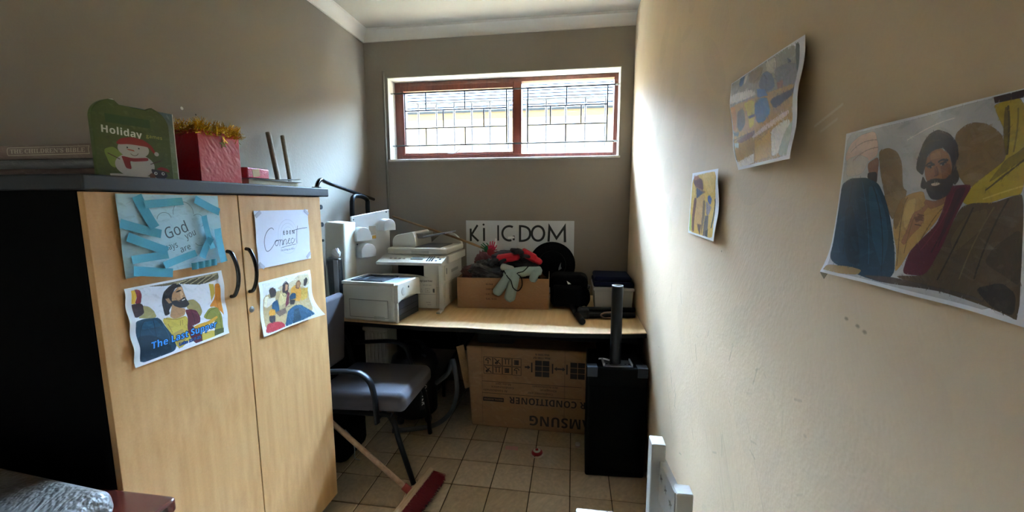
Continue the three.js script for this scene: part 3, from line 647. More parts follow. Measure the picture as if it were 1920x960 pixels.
// ---------- on the cupboard top (y = 1.5) ----------
const TOP = 1.5005;
{ // three old books lying on each other, spines to the camera
  const spine = (txt, base, line) => canvasTex(1024, 128, (c, w, h) => { c.fillStyle = base; c.fillRect(0, 0, w, h); grainOver(c, w, h, 300, 0.12); if (txt) { c.strokeStyle = line; c.lineWidth = 6; c.strokeRect(330, 22, 660, 70); c.fillStyle = line; c.font = 'bold 54px serif'; c.fillText(txt, 352, 76, 610); } });
  const mkBook = (label, x0, x1, y, h, z1, d, txt, base, turn) => {
    const b = thing('book', label, 'book', [(x0 + x1) / 2, y, z1 - d / 2], turn, 'old books lying stacked on the cupboard'); const w = x1 - x0, cv = M(base, 0.75, { bumpMap: crumple, bumpScale: 0.001 });
    part(b, 'page_block', bxg(w - 0.008, h - 0.006, d - 0.008), M('#6f6552', 0.95), [0, h / 2, -0.002]);
    part(b, 'cover', rb(w, 0.003, d, 0.001), cv, [0, 0.0015, 0]); part(b, 'cover', rb(w, 0.003, d, 0.001), cv, [0, h - 0.0015, 0]);
    const s = new THREE.PlaneGeometry(w, h, 1, 6), p = s.attributes.position; for (let i = 0; i < p.count; i++) p.setZ(i, 0.006 * (1 - (2 * p.getY(i) / h) ** 2)); s.computeVertexNormals();
    part(b, 'spine', s, M('#ffffff', 0.7, { map: spine(txt, base, '#a89a84'), side: THREE.DoubleSide }), [0, h / 2, d / 2]);
  };
  mkBook('bottom book of the old stack at the left end of the cupboard', 0.05, 0.41, TOP, 0.022, 2.21, 0.2, '', '#5d493e', 0.03);
  mkBook('middle book of the old stack, grey spine with a pale patch', 0.04, 0.415, TOP + 0.0235, 0.023, 2.2, 0.2, '', '#565350', -0.02);
  mkBook('top book of the old stack, brown spine with framed title', 0.02, 0.42, TOP + 0.0475, 0.0355, 2.203, 0.21, "THE CHILDREN'S BIBLE", '#6b584c', -0.012);
}
{ // handled book case with a snowman on it; the children's book behind
  const t = canvasTex(720, 800, (c, w, h) => {
    c.fillStyle = '#4a5526'; c.fillRect(0, 0, w, h); grainOver(c, w, h, 500, 0.06);
    c.fillStyle = '#354c22'; c.fillRect(110, 150, 420, 90); c.fillStyle = '#7d8f3e'; smoothPoly(c, '60 520 150 480 240 560 230 700 110 700'); c.fill();
    c.fillStyle = '#d8d8cf'; c.font = 'bold 104px sans-serif'; c.save(); c.translate(55, 345); c.rotate(0.05); c.fillText('Holiday', 0, 0, 400); c.restore();
    c.fillStyle = '#a09a4a'; c.font = 'bold 54px sans-serif'; c.save(); c.translate(475, 345); c.rotate(0.04); c.fillText('games', 0, 0, 190); c.restore();
    c.fillStyle = '#b9b4ac'; c.beginPath(); c.ellipse(340, 665, 190, 130, 0, 0, P2); c.fill(); c.beginPath(); c.ellipse(340, 490, 150, 98, 0, 0, P2); c.fill(); smoothPoly(c, '90 760 400 770 650 790 640 800 100 800'); c.fill();
    c.fillStyle = '#8a1e16'; smoothPoly(c, '180 440 220 390 330 360 440 375 520 430 560 510 535 520 490 450 300 440 200 455'); c.fill(); c.fillStyle = '#b9b4ac'; c.beginPath(); c.arc(565, 520, 24, 0, P2); c.fill();
    c.fillStyle = '#8a1e22'; smoothPoly(c, '215 570 320 590 470 570 475 605 330 625 290 620 300 710 245 700 225 610'); c.fill();
    c.fillStyle = '#a04a28'; smoothPoly(c, '265 490 340 500 345 515 290 505'); c.fill(); c.fillStyle = '#222'; for (const x of [280, 390]) { c.beginPath(); c.arc(x, 478, 8, 0, P2); c.fill(); }
    c.strokeStyle = '#4a2a1c'; c.lineWidth = 8; c.beginPath(); c.moveTo(200, 610); c.lineTo(95, 555); c.moveTo(490, 640); c.lineTo(610, 590); c.stroke(); c.beginPath(); c.lineWidth = 5; c.arc(340, 520, 40, 0.3, 2.6); c.stroke();
    c.fillStyle = '#2e2530'; smoothPoly(c, '490 690 560 700 640 715 660 760 620 800 540 795 500 750'); c.fill(); c.fillStyle = '#b9b4ac'; for (const x of [535, 612]) { c.beginPath(); c.arc(x, 738, 18, 0, P2); c.fill(); } c.fillStyle = '#222'; for (const x of [537, 614]) { c.beginPath(); c.arc(x, 738, 8, 0, P2); c.fill(); }
    c.fillStyle = '#8a1e16'; smoothPoly(c, '540 690 600 660 670 680 690 720 620 705'); c.fill(); c.fillStyle = '#5a3324'; smoothPoly(c, '470 750 500 735 530 760 525 800 470 800'); c.fill();
  });
  const w = 0.168, h = 0.19, bk = thing('book', 'green carry-handle book case with a snowman and the word Holiday', 'book', [0.438, TOP + 0.001, 2.132], 1.39);
  const s = new THREE.Shape(); s.moveTo(-w / 2, 0); s.lineTo(w / 2, 0); s.lineTo(w / 2, h * 0.78); s.quadraticCurveTo(w / 2 - 0.004, h * 0.93, w / 2 - 0.036, h); s.lineTo(w / 2 - 0.05, h * 0.955); s.lineTo(-w / 2 + 0.058, h * 0.965); s.lineTo(-w / 2 + 0.046, h * 1.03); s.quadraticCurveTo(-w / 2 + 0.004, h * 0.97, -w / 2, h * 0.78); s.closePath();
  const g = new THREE.ExtrudeGeometry(s, { depth: 0.012, bevelEnabled: true, bevelSize: 0.0015, bevelThickness: 0.0015, bevelSegments: 2 }), p = g.attributes.position, uv = g.attributes.uv; for (let i = 0; i < p.count; i++) uv.setXY(i, p.getX(i) / w + 0.5, p.getY(i) / h * 0.98);
  part(bk, 'case', g, M('#ffffff', 0.5, { map: t }), [0, 0, 0]);
  const t2 = canvasTex(512, 512, (c, w2, h2) => { const gr = c.createLinearGradient(0, 0, 0, h2); gr.addColorStop(0, '#5a6e72'); gr.addColorStop(0.5, '#7c8a72'); gr.addColorStop(1, '#6b7a48'); c.fillStyle = gr; c.fillRect(0, 0, w2, h2); grainOver(c, w2, h2, 700, 0.1); c.fillStyle = '#34404a'; c.font = 'bold 60px sans-serif'; c.fillText('the', 300, 190); c.strokeStyle = '#a9a080'; c.lineWidth = 4; c.beginPath(); c.arc(440, 320, 30, 0, P2); c.stroke(); c.fillStyle = '#8d8a6a'; c.fillRect(380, 420, 90, 40); });
  const b2 = thing('book', 'grey-green square picture book standing behind the snowman book case', 'book', [0.406, TOP, 2.078], 1.39);
  part(b2, 'page_block', bxg(0.155, 0.188, 0.012), M('#cfc9b8', 0.9), [0, 0.096, 0]);
  const cv = new THREE.PlaneGeometry(0.16, 0.195); part(b2, 'cover', cv, M('#ffffff', 0.35, { map: t2, side: THREE.DoubleSide }), [0, 0.0975, 0.0072]);
  part(b2, 'cover', bxg(0.16, 0.195, 0.0015), M('#6f7a6a', 0.5), [0, 0.0975, -0.008]);
  part(b2, 'spine', rb(0.003, 0.195, 0.016, 0.001), M('#d9d6cc', 0.5), [0.0812, 0.0975, -0.0005]);
}
{ // red cellophane box with tinsel
  const red = MP('#b0152c', 0.35, { bumpMap: rep(crumple, 1.6), bumpScale: 0.0025, clearcoat: 0.5, clearcoatRoughness: 0.12, specularIntensity: 0.6 });
  const b = thing('gift_box', 'shiny red foil-wrapped open box with gold tinsel round its rim', 'gift box', [0.343, TOP, 1.858], -0.04);
  const w = 0.21, h = 0.165, d = 0.155, q = 0.004;
  part(b, 'side', lh(w / 2 - q, 0, -d / 2, w / 2, h, d / 2, 0.0018), red); part(b, 'side', lh(-w / 2, 0, -d / 2, -w / 2 + q, h, d / 2, 0.0018), red);
  part(b, 'side', lh(-w / 2 + q, 0, d / 2 - q, w / 2 - q, h, d / 2, 0.0018), red); part(b, 'side', lh(-w / 2 + q, 0, -d / 2, w / 2 - q, h, -d / 2 + q, 0.0018), red);
  part(b, 'bottom', lh(-w / 2 + q, 0, -d / 2 + q, w / 2 - q, q, d / 2 - q, 0.001), red);
  const st = []; for (let i = 0; i < 10; i++) { const a = Math.PI / 2 + i * Math.PI / 5, r = i % 2 ? 0.007 : 0.016; st.push([Math.cos(a) * r, Math.sin(a) * r]); }
  part(b, 'star', extr(shapeOf(st), 0.001, 0), M('#5a3a18', 0.3, { metalness: 0.7 }), [w / 2 + 0.001, h - 0.035, -0.012], [0, Math.PI / 2, 0.2]);
  const gs = []; const N = 2600;
  for (let i = 0; i < N; i++) {
    const t = rnd() * 4, k = t | 0, f = t - k - 0.5; let x, z; if (k === 0) [x, z] = [w / 2, f * d]; else if (k === 1) [x, z] = [-w / 2, f * d]; else if (k === 2) [x, z] = [f * w, d / 2]; else [x, z] = [f * w, -d / 2];
    const g = new THREE.PlaneGeometry(0.0016, rr(0.018, 0.034)); g.translate(0, 0.012, 0); g.rotateX(rr(-1.5, 1.5)); g.rotateY(rr(0, 6.3)); g.rotateZ(rr(-1.7, 1.7)); g.translate(x + rr(-0.008, 0.008), h + rr(-0.016, 0.014), z + rr(-0.008, 0.008)); gs.push(g);
  }
  const tn = single('tinsel_garland', 'gold tinsel garland lying round the rim of the red box', 'tinsel', mergeGeometries(gs), M('#dcb43c', 0.22, { metalness: 0.85, side: THREE.DoubleSide }), [0.343, TOP, 1.858], [0, -0.04, 0]);
}
{ // folder, loose papers and the flat red parcel
  const f = thing('folder', 'flat grey folder with loose papers, at the right end of the cupboard', 'folder', [0.275, TOP, 1.545], 0.02);
  part(f, 'page_block', bxg(0.23, 0.022, 0.29), M('#a89a80', 0.9, { bumpMap: fabricBump, bumpScale: 0.001 }), [0, 0.014, 0]);
  part(f, 'cover', rb(0.24, 0.003, 0.3, 0.001), M('#3b342c', 0.7), [0, 0.0015, 0]); part(f, 'cover', rb(0.24, 0.003, 0.31, 0.001), M('#6d6862', 0.6), [0.002, 0.0265, -0.004]);
  part(f, 'loose_paper', sheet(0.22, 0.3, (u, v) => 0.002 + 0.012 * Math.pow(v, 4) * 0 + 0.012 * Math.pow(1 - v, 6)), matte(speckle('#8f8c86', 0.05)), [0.01, 0.0285, -0.02], [-Math.PI / 2, 0, 0.05]);
  const r = thing('gift_parcel', 'small flat red parcel with a tan patch lying on the grey folder', 'gift parcel', [0.305, TOP + 0.0325, 1.585], 0.05);
  part(r, 'wrapping', rb(0.09, 0.042, 0.125, 0.006), MP('#b3202f', 0.35, { bumpMap: rep(crumple, 5), bumpScale: 0.002, clearcoat: 0.6 }), [0, 0.021, 0]);
  part(r, 'patch', rb(0.001, 0.03, 0.04, 0.0004), M('#b08a55', 0.7), [0.0455, 0.022, 0.016], [0.15, 0, 0]);
}
// two poles leaning on the left wall behind the cupboard
single('broom_pole', 'bare wooden pole leaning on the left wall, the longer and nearer one', 'pole', tube([[0.268, 0.925, 1.243], [0.028, 1.80, 1.112]], 0.0125, 8, 14, false), mat.poleWood);
single('broom_pole', 'bare wooden pole leaning on the left wall, the farther one beside the window', 'pole', tube([[0.268, 0.925, 1.19], [0.028, 1.80, 1.004]], 0.0115, 8, 14, false), mat.poleWood);

// ---------- desk ----------
{ const dk = thing('desk', 'long beech-topped desk with black edge spanning the room under the window', 'desk');
  const s = new THREE.Shape(), y = 0; s.moveTo(0.03, 0.01); s.lineTo(2.012, 0.01); s.lineTo(2.012, 0.885); s.bezierCurveTo(1.85, 0.93, 1.6, 0.955, 1.4, 0.952); s.bezierCurveTo(1.2, 0.948, 1.1, 0.93, 0.95, 0.936); s.bezierCurveTo(0.8, 0.945, 0.6, 0.93, 0.27, 0.9); s.lineTo(0.03, 0.88); s.closePath();
  const top = new THREE.ExtrudeGeometry(s, { depth: 0.004, bevelEnabled: false, curveSegments: 24 }); top.rotateX(Math.PI / 2); top.translate(0, 0.74, 0);
  part(dk, 'desktop', uvm(top), mat.deskTop);
  const core = new THREE.ExtrudeGeometry(s, { depth: 0.018, bevelEnabled: true, bevelSize: 0.002, bevelThickness: 0.002, bevelSegments: 2, curveSegments: 24 }); core.rotateX(Math.PI / 2); core.translate(0, 0.733, 0);
  part(dk, 'edge_band', uvm(core), mat.black);
  part(dk, 'side_panel', lh(1.975, 0, 0.1, 2.0, 0.712, 0.86), mat.blackLam); part(dk, 'side_panel', lh(0.05, 0, 0.1, 0.075, 0.712, 0.84), mat.blackLam);
  part(dk, 'modesty_panel', lh(0.075, 0.3, 0.11, 1.975, 0.712, 0.128), mat.blackLam);
  part(dk, 'beam', lh(1.2, 0.655, 0.78, 1.975, 0.712, 0.83), mat.blackLam);
}
// ---------- small laser printer ----------
const DT = 0.7405;
{ const p = thing('laser_printer', 'small off-white laser printer with a dark paper tray at the left end of the desk', 'printer', [0.452, DT, 0.776], -0.1);
  const w = 0.36, d = 0.272, h = 0.236; // x: depth of the machine, its front faces +x
  part(p, 'housing', lh(-w / 2, 0.006, -d / 2, w / 2 - 0.012, h - 0.012, d / 2, 0.016), mat.beige);
  part(p, 'front_panel', (() => { const s = new THREE.Shape(); s.moveTo(-d / 2, h * 0.52); s.lineTo(-d / 2, h - 0.03); s.quadraticCurveTo(-d / 2, h - 0.002, -d / 2 + 0.03, h - 0.002); s.lineTo(d / 2 - 0.03, h - 0.002); s.quadraticCurveTo(d / 2, h - 0.002, d / 2, h - 0.03); s.lineTo(d / 2, h * 0.52); s.quadraticCurveTo(d / 4, h * 0.6, 0, h * 0.6); s.quadraticCurveTo(-d / 4, h * 0.6, -d / 2, h * 0.52); const g = extr(s, 0.02, 0.003); g.rotateY(Math.PI / 2); g.translate(w / 2 - 0.014, 0, 0); return uvm(g); })(), mat.beige);
  part(p, 'paper_tray', lh(w / 2 - 0.012, 0.012, -d / 2 + 0.012, w / 2 + 0.002, h * 0.53, d / 2 - 0.014, 0.004), mat.darkPlastic);
  for (const y of [0.045, 0.08]) part(p, 'tray_groove', lh(w / 2 + 0.001, y, -d / 2 + 0.02, w / 2 + 0.0035, y + 0.004, d / 2 - 0.022, 0.001), mat.black);
  part(p, 'front_post', lh(w / 2 - 0.014, 0.006, d / 2 - 0.02, w / 2 + 0.002, h * 0.56, d / 2 - 0.001, 0.005), mat.beige);
  part(p, 'emblem', lathe([[0, 0.003], [0.024, 0.0025], [0.026, 0]], 30), M('#bdb9ab', 0.4), [w / 2 + 0.0092, h * 0.77, 0.07], [0, 0, -Math.PI / 2]);
  part(p, 'button', rb(0.003, 0.012, 0.01, 0.001), mat.darkPlastic, [w / 2 + 0.0105, h * 0.84, 0.012]);
  part(p, 'side_hatch', lh(-w / 2 + 0.05, 0.03, d / 2 - 0.002, w / 2 - 0.06, h * 0.56, d / 2 + 0.0025, 0.008), M('#c2bdad', 0.5));
  for (const [a, b, c2, e] of [[-w / 2 + 0.047, h * 0.56, w / 2 - 0.057, h * 0.56 + 0.003], [-w / 2 + 0.047, 0.027, w / 2 - 0.057, 0.03], [-w / 2 + 0.047, 0.03, -w / 2 + 0.05, h * 0.56], [w / 2 - 0.06, 0.03, w / 2 - 0.057, h * 0.56]]) part(p, 'hatch_groove', lh(a, b, d / 2 - 0.001, c2, e, d / 2 + 0.0012, 0.0004), M('#6f6b60', 0.6));
  part(p, 'grip', lh(0.03, 0.022, d / 2 + 0.001, 0.1, 0.038, d / 2 + 0.004, 0.004), mat.beigeDark);
  part(p, 'slot', lh(-w / 2 - 0.001, 0.05, d / 2 - 0.02, -w / 2 + 0.006, 0.15, d / 2 + 0.001, 0.002), mat.darkPlastic);
  const rim = (a, b, c, e) => part(p, 'top_rim', lh(a, h - 0.014, b, c, h + 0.004, e, 0.003), mat.beige);
  rim(-w / 2, d / 2 - 0.014, w / 2 - 0.014, d / 2); rim(-w / 2, -d / 2, w / 2 - 0.014, -d / 2 + 0.014); rim(-w / 2, -d / 2 + 0.014, -w / 2 + 0.012, d / 2 - 0.014);
  part(p, 'top_cover', lh(-w / 2 + 0.012, h - 0.013, -d / 2 + 0.014, w / 2 - 0.012, h - 0.002, d / 2 - 0.014, 0.002), M('#4a4c52', 0.45));
  const ow = (a, b, c, e, y0) => part(p, 'output_wall', lh(a, h - 0.004, b, c, h + 0.008, e, 0.002), mat.darkPlastic);
  ow(-0.14, -0.085, -0.12, 0.1); ow(-0.12, 0.09, 0.07, 0.1); ow(-0.12, -0.085, 0.07, -0.075);
  part(p, 'output_bin', (() => { const g = new THREE.BoxGeometry(0.19, 0.002, 0.165); g.rotateZ(0.03); return uvm(g); })(), mat.black, [-0.025, h - 0.001, 0.0075]);
}
// ---------- multifunction copier ----------
{ const x0 = 0.365, x1 = 0.785, z0 = 0.17, z1 = 0.62, c = thing('copier', 'large beige multifunction copier with a document feeder, behind the small printer', 'copier', [0, DT, -0.028]);
  part(c, 'lower_body', lh(x0, 0.01, z0, x1, 0.16, z1, 0.006), mat.beige);
  part(c, 'upper_body', lh(0.655, 0.16, z0, x1, 0.30, z1, 0.006), mat.beige);
  part(c, 'back_body', lh(x0, 0.16, z0, 0.655, 0.30, 0.36, 0.006), mat.beigeDark);
  part(c, 'output_bay', lh(x0, 0.16, 0.36, 0.655, 0.172, z1 - 0.01, 0.003), mat.black); part(c, 'bay_wall', lh(x0, 0.172, 0.355, 0.655, 0.30, 0.362, 0.001), mat.black);
  part(c, 'bay_side', lh(0.651, 0.172, 0.36, 0.657, 0.30, z1 - 0.012, 0.001), mat.darkPlastic);
  part(c, 'front_cover', (() => { const s = new THREE.Shape(); s.moveTo(x0 + 0.01, 0.02); s.lineTo(0.735, 0.02); s.lineTo(0.735, 0.195); s.quadraticCurveTo(0.66, 0.245, x0 + 0.01, 0.235); s.closePath(); const g = extr(s, 0.014, 0.003); g.translate(0, 0, z1 - 0.004); return uvm(g); })(), mat.beige);
  const lab = canvasTex(400, 400, (k, w, h) => { k.fillStyle = '#c6c2b6'; k.fillRect(0, 0, w, h); k.fillStyle = '#2b2b2b'; k.font = 'bold 34px sans-serif'; k.fillText('High Speed Printer', 20, 52, 360); k.font = '20px sans-serif'; k.fillStyle = '#555'; k.fillText('copier  printer  scanner', 90, 100, 230); k.fillRect(330, 140, 44, 50); k.strokeStyle = '#666'; k.lineWidth = 3; k.beginPath(); k.moveTo(30, 185); k.lineTo(55, 140); k.lineTo(80, 185); k.closePath(); k.stroke(); k.strokeRect(150, 140, 110, 50); k.fillText('2000', 180, 175); k.beginPath(); k.moveTo(0, 215); k.lineTo(400, 215); k.stroke(); k.fillText('toner inside', 160, 330, 200); k.fillText('open here', 190, 360, 150); });
  part(c, 'label_sheet', sheet(0.112, 0.2, () => 0.0005, 1, 1), matte(lab), [0.683, 0.115, z1 + 0.0145]);
  part(c, 'corner_post', lh(0.757, 0.01, z1 - 0.02, 0.79, 0.30, z1 + 0.012, 0.005), mat.beige);
  part(c, 'side_cover', lh(x1 - 0.004, 0.03, z0 + 0.04, x1 + 0.004, 0.175, z1 - 0.03, 0.003), mat.beige);
  part(c, 'side_cover', lh(x1 - 0.004, 0.19, z0 + 0.06, x1 + 0.005, 0.29, z1 - 0.03, 0.003), mat.beige);
  for (let k = 0; k < 3; k++) part(c, 'vent', lh(x1 + 0.003, 0.05, 0.5 - k * 0.03, x1 + 0.0055, 0.16, 0.505 - k * 0.03, 0.0008), mat.beigeDark);
  part(c, 'side_handle', lh(x1 + 0.003, 0.225, 0.3, x1 + 0.009, 0.245, 0.45, 0.002), mat.beigeDark); part(c, 'side_latch', lh(x1 + 0.003, 0.23, 0.55, x1 + 0.007, 0.27, 0.565, 0.002), mat.greyPlastic);
  // control panel with a sloping face
  part(c, 'control_panel', (() => { const s = shapeOf([[0, 0], [0.115, 0.0], [0.118, 0.018], [0, 0.05]]); const g = extr(s, 0.435, 0.003); g.rotateY(-Math.PI / 2); g.translate(0.79, 0.30, 0.55); return uvm(g); })(), mat.beige);
  { const pan = c.children[c.children.length - 1], slope = Math.atan2(0.032, 0.118);
    const at = (x, t) => [x, 0.302 + 0.05 - 0.032 * t, 0.55 + 0.118 * t], put = (n, w, d, x, t, m) => part(pan, n, rb(w, 0.004, d, 0.001), m, at(x, t), [slope, 0, 0]);
    put('display', 0.085, 0.035, 0.61, 0.45, M('#5c5f58', 0.25)); for (let i = 0; i < 3; i++) for (let j = 0; j < 4; j++) put('key', 0.01, 0.01, 0.685 + i * 0.016, 0.25 + j * 0.16, M('#3c3d42', 0.5));
    for (let i = 0; i < 3; i++) put('key', 0.013, 0.013, 0.745 + (i % 2) * 0.02, 0.3 + i * 0.2, M('#6a6f7d', 0.5)); for (let i = 0; i < 4; i++) put('key', 0.016, 0.008, 0.43 + i * 0.03, 0.5, M('#9c988b', 0.5)); }
  part(c, 'scanner_body', lh(x0 + 0.005, 0.30, z0 - 0.02, 0.81, 0.352, 0.56, 0.006), mat.beige);
  part(c, 'lid', lh(x0 + 0.012, 0.356, z0 - 0.01, 0.80, 0.40, 0.555, 0.012), mat.beige);
  part(c, 'badge', lh(0.55, 0.362, 0.553, 0.67, 0.382, 0.558, 0.001), mat.beigeDark);
  // document feeder: hump on the left, sloping dark tray to the right
  part(c, 'feeder', (() => { const s = new THREE.Shape(); s.moveTo(0.395, 0.395); s.lineTo(0.395, 0.435); s.quadraticCurveTo(0.40, 0.478, 0.45, 0.486); s.lineTo(0.535, 0.502); s.quadraticCurveTo(0.56, 0.49, 0.565, 0.395); s.closePath(); const g = extr(s, 0.3, 0.005); g.translate(0, 0, 0.2); return uvm(g); })(), mat.beige);
  part(c, 'feeder_slot', lh(0.545, 0.455, 0.26, 0.60, 0.49, 0.46, 0.004), mat.greyPlastic);
  part(c, 'feeder_tray', (() => { const g = new THREE.BoxGeometry(0.2, 0.008, 0.26); g.rotateZ(0.16); return uvm(g); })(), M('#8c93a0', 0.35), [0.655, 0.476, 0.33]);
  part(c, 'tray_bed', lh(0.56, 0.396, 0.24, 0.74, 0.404, 0.52, 0.003), mat.greyPlastic);
  part(c, 'side_hump', (() => { const s = new THREE.Shape(); s.moveTo(0.56, 0.398); s.quadraticCurveTo(0.72, 0.56, 0.80, 0.402); s.closePath(); const g = extr(s, 0.03, 0.004); g.translate(0, 0, 0.18); return uvm(g); })(), mat.beige);
  part(c, 'foot', lh(0.765, -0.0005, z1 + 0.012, 0.79, 0.012, z1 + 0.09, 0.003), mat.beigeDark);
  for (const [a, b] of [[x0 + 0.03, z0 + 0.03], [x1 - 0.03, z0 + 0.03], [x0 + 0.03, z1 - 0.03], [x1 - 0.03, z1 - 0.05]]) part(c, 'rubber_foot', lathe([[0, 0.012], [0.012, 0.012], [0.012, 0], [0, 0]], 14), mat.black, [a, 0, b]);
}
// ---------- upended beige machine with round rollers ----------
{ const m = thing('old_machine', 'upended beige machine with a slanted white plate and round rollers beside the left wall', 'machine', [0, DT, 0]);
  part(m, 'housing', (() => { const s = new THREE.Shape(); s.moveTo(0.085, 0); s.lineTo(0.225, 0); s.lineTo(0.238, 0.575); s.lineTo(0.13, 0.583); s.quadraticCurveTo(0.112, 0.58, 0.11, 0.56); s.closePath(); const g = extr(s, 0.12, 0.012); g.translate(0, 0, 0.67); return uvm(g); })(), mat.beige);
  const pl = new THREE.Group(); pl.name = 'plate_assembly'; pl.position.set(0.2, 0.0, 0.655); pl.rotation.y = 1.05; m.add(pl); // along local x towards the window
  const s = shapeOf([[0, 0.02], [0.28, 0.02], [0.28, 0.652], [0, 0.61]]); part(pl, 'plate', extr(s, 0.012, 0.003), mat.whitePlastic);
  const roller = (x, y, r, l) => part(pl, 'roller', (() => { const q = new THREE.Shape(); q.moveTo(-r, 0); q.absarc(0, 0, r, Math.PI, 0, true); q.lineTo(r, -r * 0.7); q.lineTo(-r, -r * 0.7); q.closePath(); const g = extr(q, l, 0.003, 24); g.translate(x, y, 0.012); return uvm(g); })(), mat.whitePlastic);
  roller(0.045, 0.49, 0.052, 0.06); roller(0.065, 0.385, 0.052, 0.075); roller(0.235, 0.545, 0.045, 0.07);
  part(pl, 'recess', rb(0.05, 0.06, 0.004, 0.001), mat.beigeDark, [0.145, 0.515, 0.015]); part(pl, 'yellow_label', rb(0.028, 0.022, 0.002, 0.0006), M('#a8822c', 0.6), [0.155, 0.47, 0.016]);
  for (const [x, y] of [[0.012, 0.59], [0.258, 0.635], [0.03, 0.43]]) part(pl, 'screw', lathe([[0, 0.002], [0.004, 0.0015], [0.005, 0]], 12), mat.darkSteel, [x, y, 0.015], [Math.PI / 2, 0, 0]);
}
// bag of dark sheets tied up in clear plastic
{ const b = thing('plastic_bag', 'narrow dark bundle in knotted clear plastic standing beside the small printer', 'bag', [0.195, DT, 0.845]);
  part(b, 'bundle', jitter(new RoundedBoxGeometry(0.085, 0.37, 0.05, 8, 0.02), 0.012, 14), MP('#17181c', 0.28, { bumpMap: rep(crumple, 8), bumpScale: 0.004, clearcoat: 1, clearcoatRoughness: 0.15 }), [0, 0.187, 0]);
  part(b, 'wrap_fold', jitter(new RoundedBoxGeometry(0.03, 0.3, 0.008, 6, 0.003), 0.008, 20, 3), MP('#8e8e92', 0.25, { clearcoat: 1, bumpMap: rep(crumple, 8), bumpScale: 0.003 }), [0.02, 0.21, 0.026]);
  part(b, 'knot', blob(0.024, 0.03, 0.02, 0.5, 3, 4, 24), MP('#cfcfd0', 0.35, { clearcoat: 0.6 }), [0.01, 0.395, 0]); }

// ---------- tubular rack at the left wall ----------
{ const r = thing('tube_rack', 'black steel tube rack with short pegs behind the cupboard, against left wall', 'rack', [0, DT, 0]); const y = (v) => v - DT;
  part(r, 'top_rail', tube([[0.135, y(1.43), 0.9], [0.137, y(1.52), 0.895], [0.14, y(1.56), 0.875], [0.135, y(1.574), 0.84], [0.125, y(1.565), 0.79], [0.06, y(1.466), 0.06]], 0.0115, 60, 12), mat.blackGloss);
  part(r, 'post', tube([[0.135, 0, 0.9], [0.135, y(1.43), 0.9]], 0.0115, 1, 12), mat.black);
  for (const py of [1.516, 1.413, 1.312, 1.219]) part(r, 'peg', tube([[0.12, y(py), 0.905], [0.168, y(py), 0.905]], py > 1.25 ? 0.0135 : 0.008, 1, 14), mat.black);
  const hoop = (xa, za, xb, zb, t) => part(r, 'hoop', tube([[xa, 0, za], [xa, y(t) - 0.07, za], [xa, y(t) - 0.02, za - 0.012], [xa * 0.6 + xb * 0.4, y(t) - 0.003, za * 0.75 + zb * 0.25], [xb, y(t) - 0.03, zb], [xb, y(t) - 0.09, zb], [xb, 0, zb]], 0.0165, 60, 12), mat.black);
  hoop(0.09, 0.435, 0.075, 0.19, 1.49);
}
// ---------- bamboo stick with felt hands ----------
{ const s = thing('bamboo_stick', 'thin bamboo stick with pink and green felt hands resting across the copier', 'stick');
  const A = [0.2, 1.332, 0.03], B = [1.2, 1.055, 0.36]; part(s, 'stick', jitter(tube([A, [0.45, 1.268, 0.12], [0.75, 1.19, 0.22], B], 0.0085, 60, 10), 0.0012, 30), M('#8a6a48', 0.65));
  const hand = (x, y, z, r, col, turn) => { const k = new THREE.Shape(); k.moveTo(-0.018, -0.02); k.quadraticCurveTo(0, -0.03, 0.018, -0.02); const F = [[0.028, 0.008, 0.034, 0.026], [0.014, 0.02, 0.02, 0.048], [0.002, 0.022, 0.005, 0.052], [-0.011, 0.02, -0.012, 0.047], [-0.022, 0.01, -0.03, 0.02]];
      for (const [bx, by, tx, ty] of F) { k.lineTo(bx + 0.004, by - 0.002); k.lineTo(tx + 0.003, ty); k.lineTo(tx - 0.003, ty); k.lineTo(bx - 0.004, by); } k.closePath();
      part(s, 'felt_hand', extr(k, 0.003, 0.0008), M(col, 0.95), [x, y, z], [0, 0, turn]); };
  hand(1.02, 1.118, 0.325, 1, '#14623a', 1.0); hand(1.055, 1.125, 0.34, 1, '#c2254d', -0.1); hand(1.05, 1.10, 0.345, 1, '#8f2a30', -1.5);
}
// ---------- cardboard box with its contents ----------
{ const b = thing('cardboard_box', 'open brown cardboard box overflowing with odds and ends on the desk', 'cardboard box', [1.15, DT, 0.33], 0.05);
  const w = 0.61, h = 0.205, d = 0.33, t = 0.004;
  const face = canvasTex(1024, 344, (c, W2, H2) => { c.fillStyle = '#97704d'; c.fillRect(0, 0, W2, H2); grainOver(c, W2, H2, 800, 0.03); c.fillStyle = 'rgba(40,26,16,0.75)'; c.font = 'bold 26px sans-serif'; ['W-PAK', 'CARE WITH', 'G.W.:  12 KG', 'N.W.: 10 KG'].forEach((q, i) => c.fillText(q, 325, 80 + i * 55, 120)); });
  const fg = rb(w, h, t, 0.0015); { const p = fg.attributes.position, uv = fg.attributes.uv; for (let i = 0; i < p.count; i++) uv.setXY(i, p.getX(i) / w + 0.5, p.getY(i) / h + 0.5); }
  part(b, 'front', fg, M('#ffffff', 0.85, { map: face }), [0, h / 2, d / 2 - t / 2]); part(b, 'back', rb(w, h, t, 0.0015), mat.card, [0, h / 2, -d / 2 + t / 2]);
  part(b, 'side', rb(t, h, d - 2 * t, 0.0015), mat.card, [-w / 2 + t / 2, h / 2, 0]); part(b, 'side', rb(t, h, d - 2 * t, 0.0015), mat.card, [w / 2 - t / 2, h / 2, 0]); part(b, 'bottom', rb(w - 2 * t, t, d - 2 * t, 0.0015), mat.card, [0, t / 2, 0]);
}
const bagM = MP('#15151a', 0.35, { bumpMap: rep(crumple, 6), bumpScale: 0.006, clearcoat: 0.5, clearcoatRoughness: 0.3 });
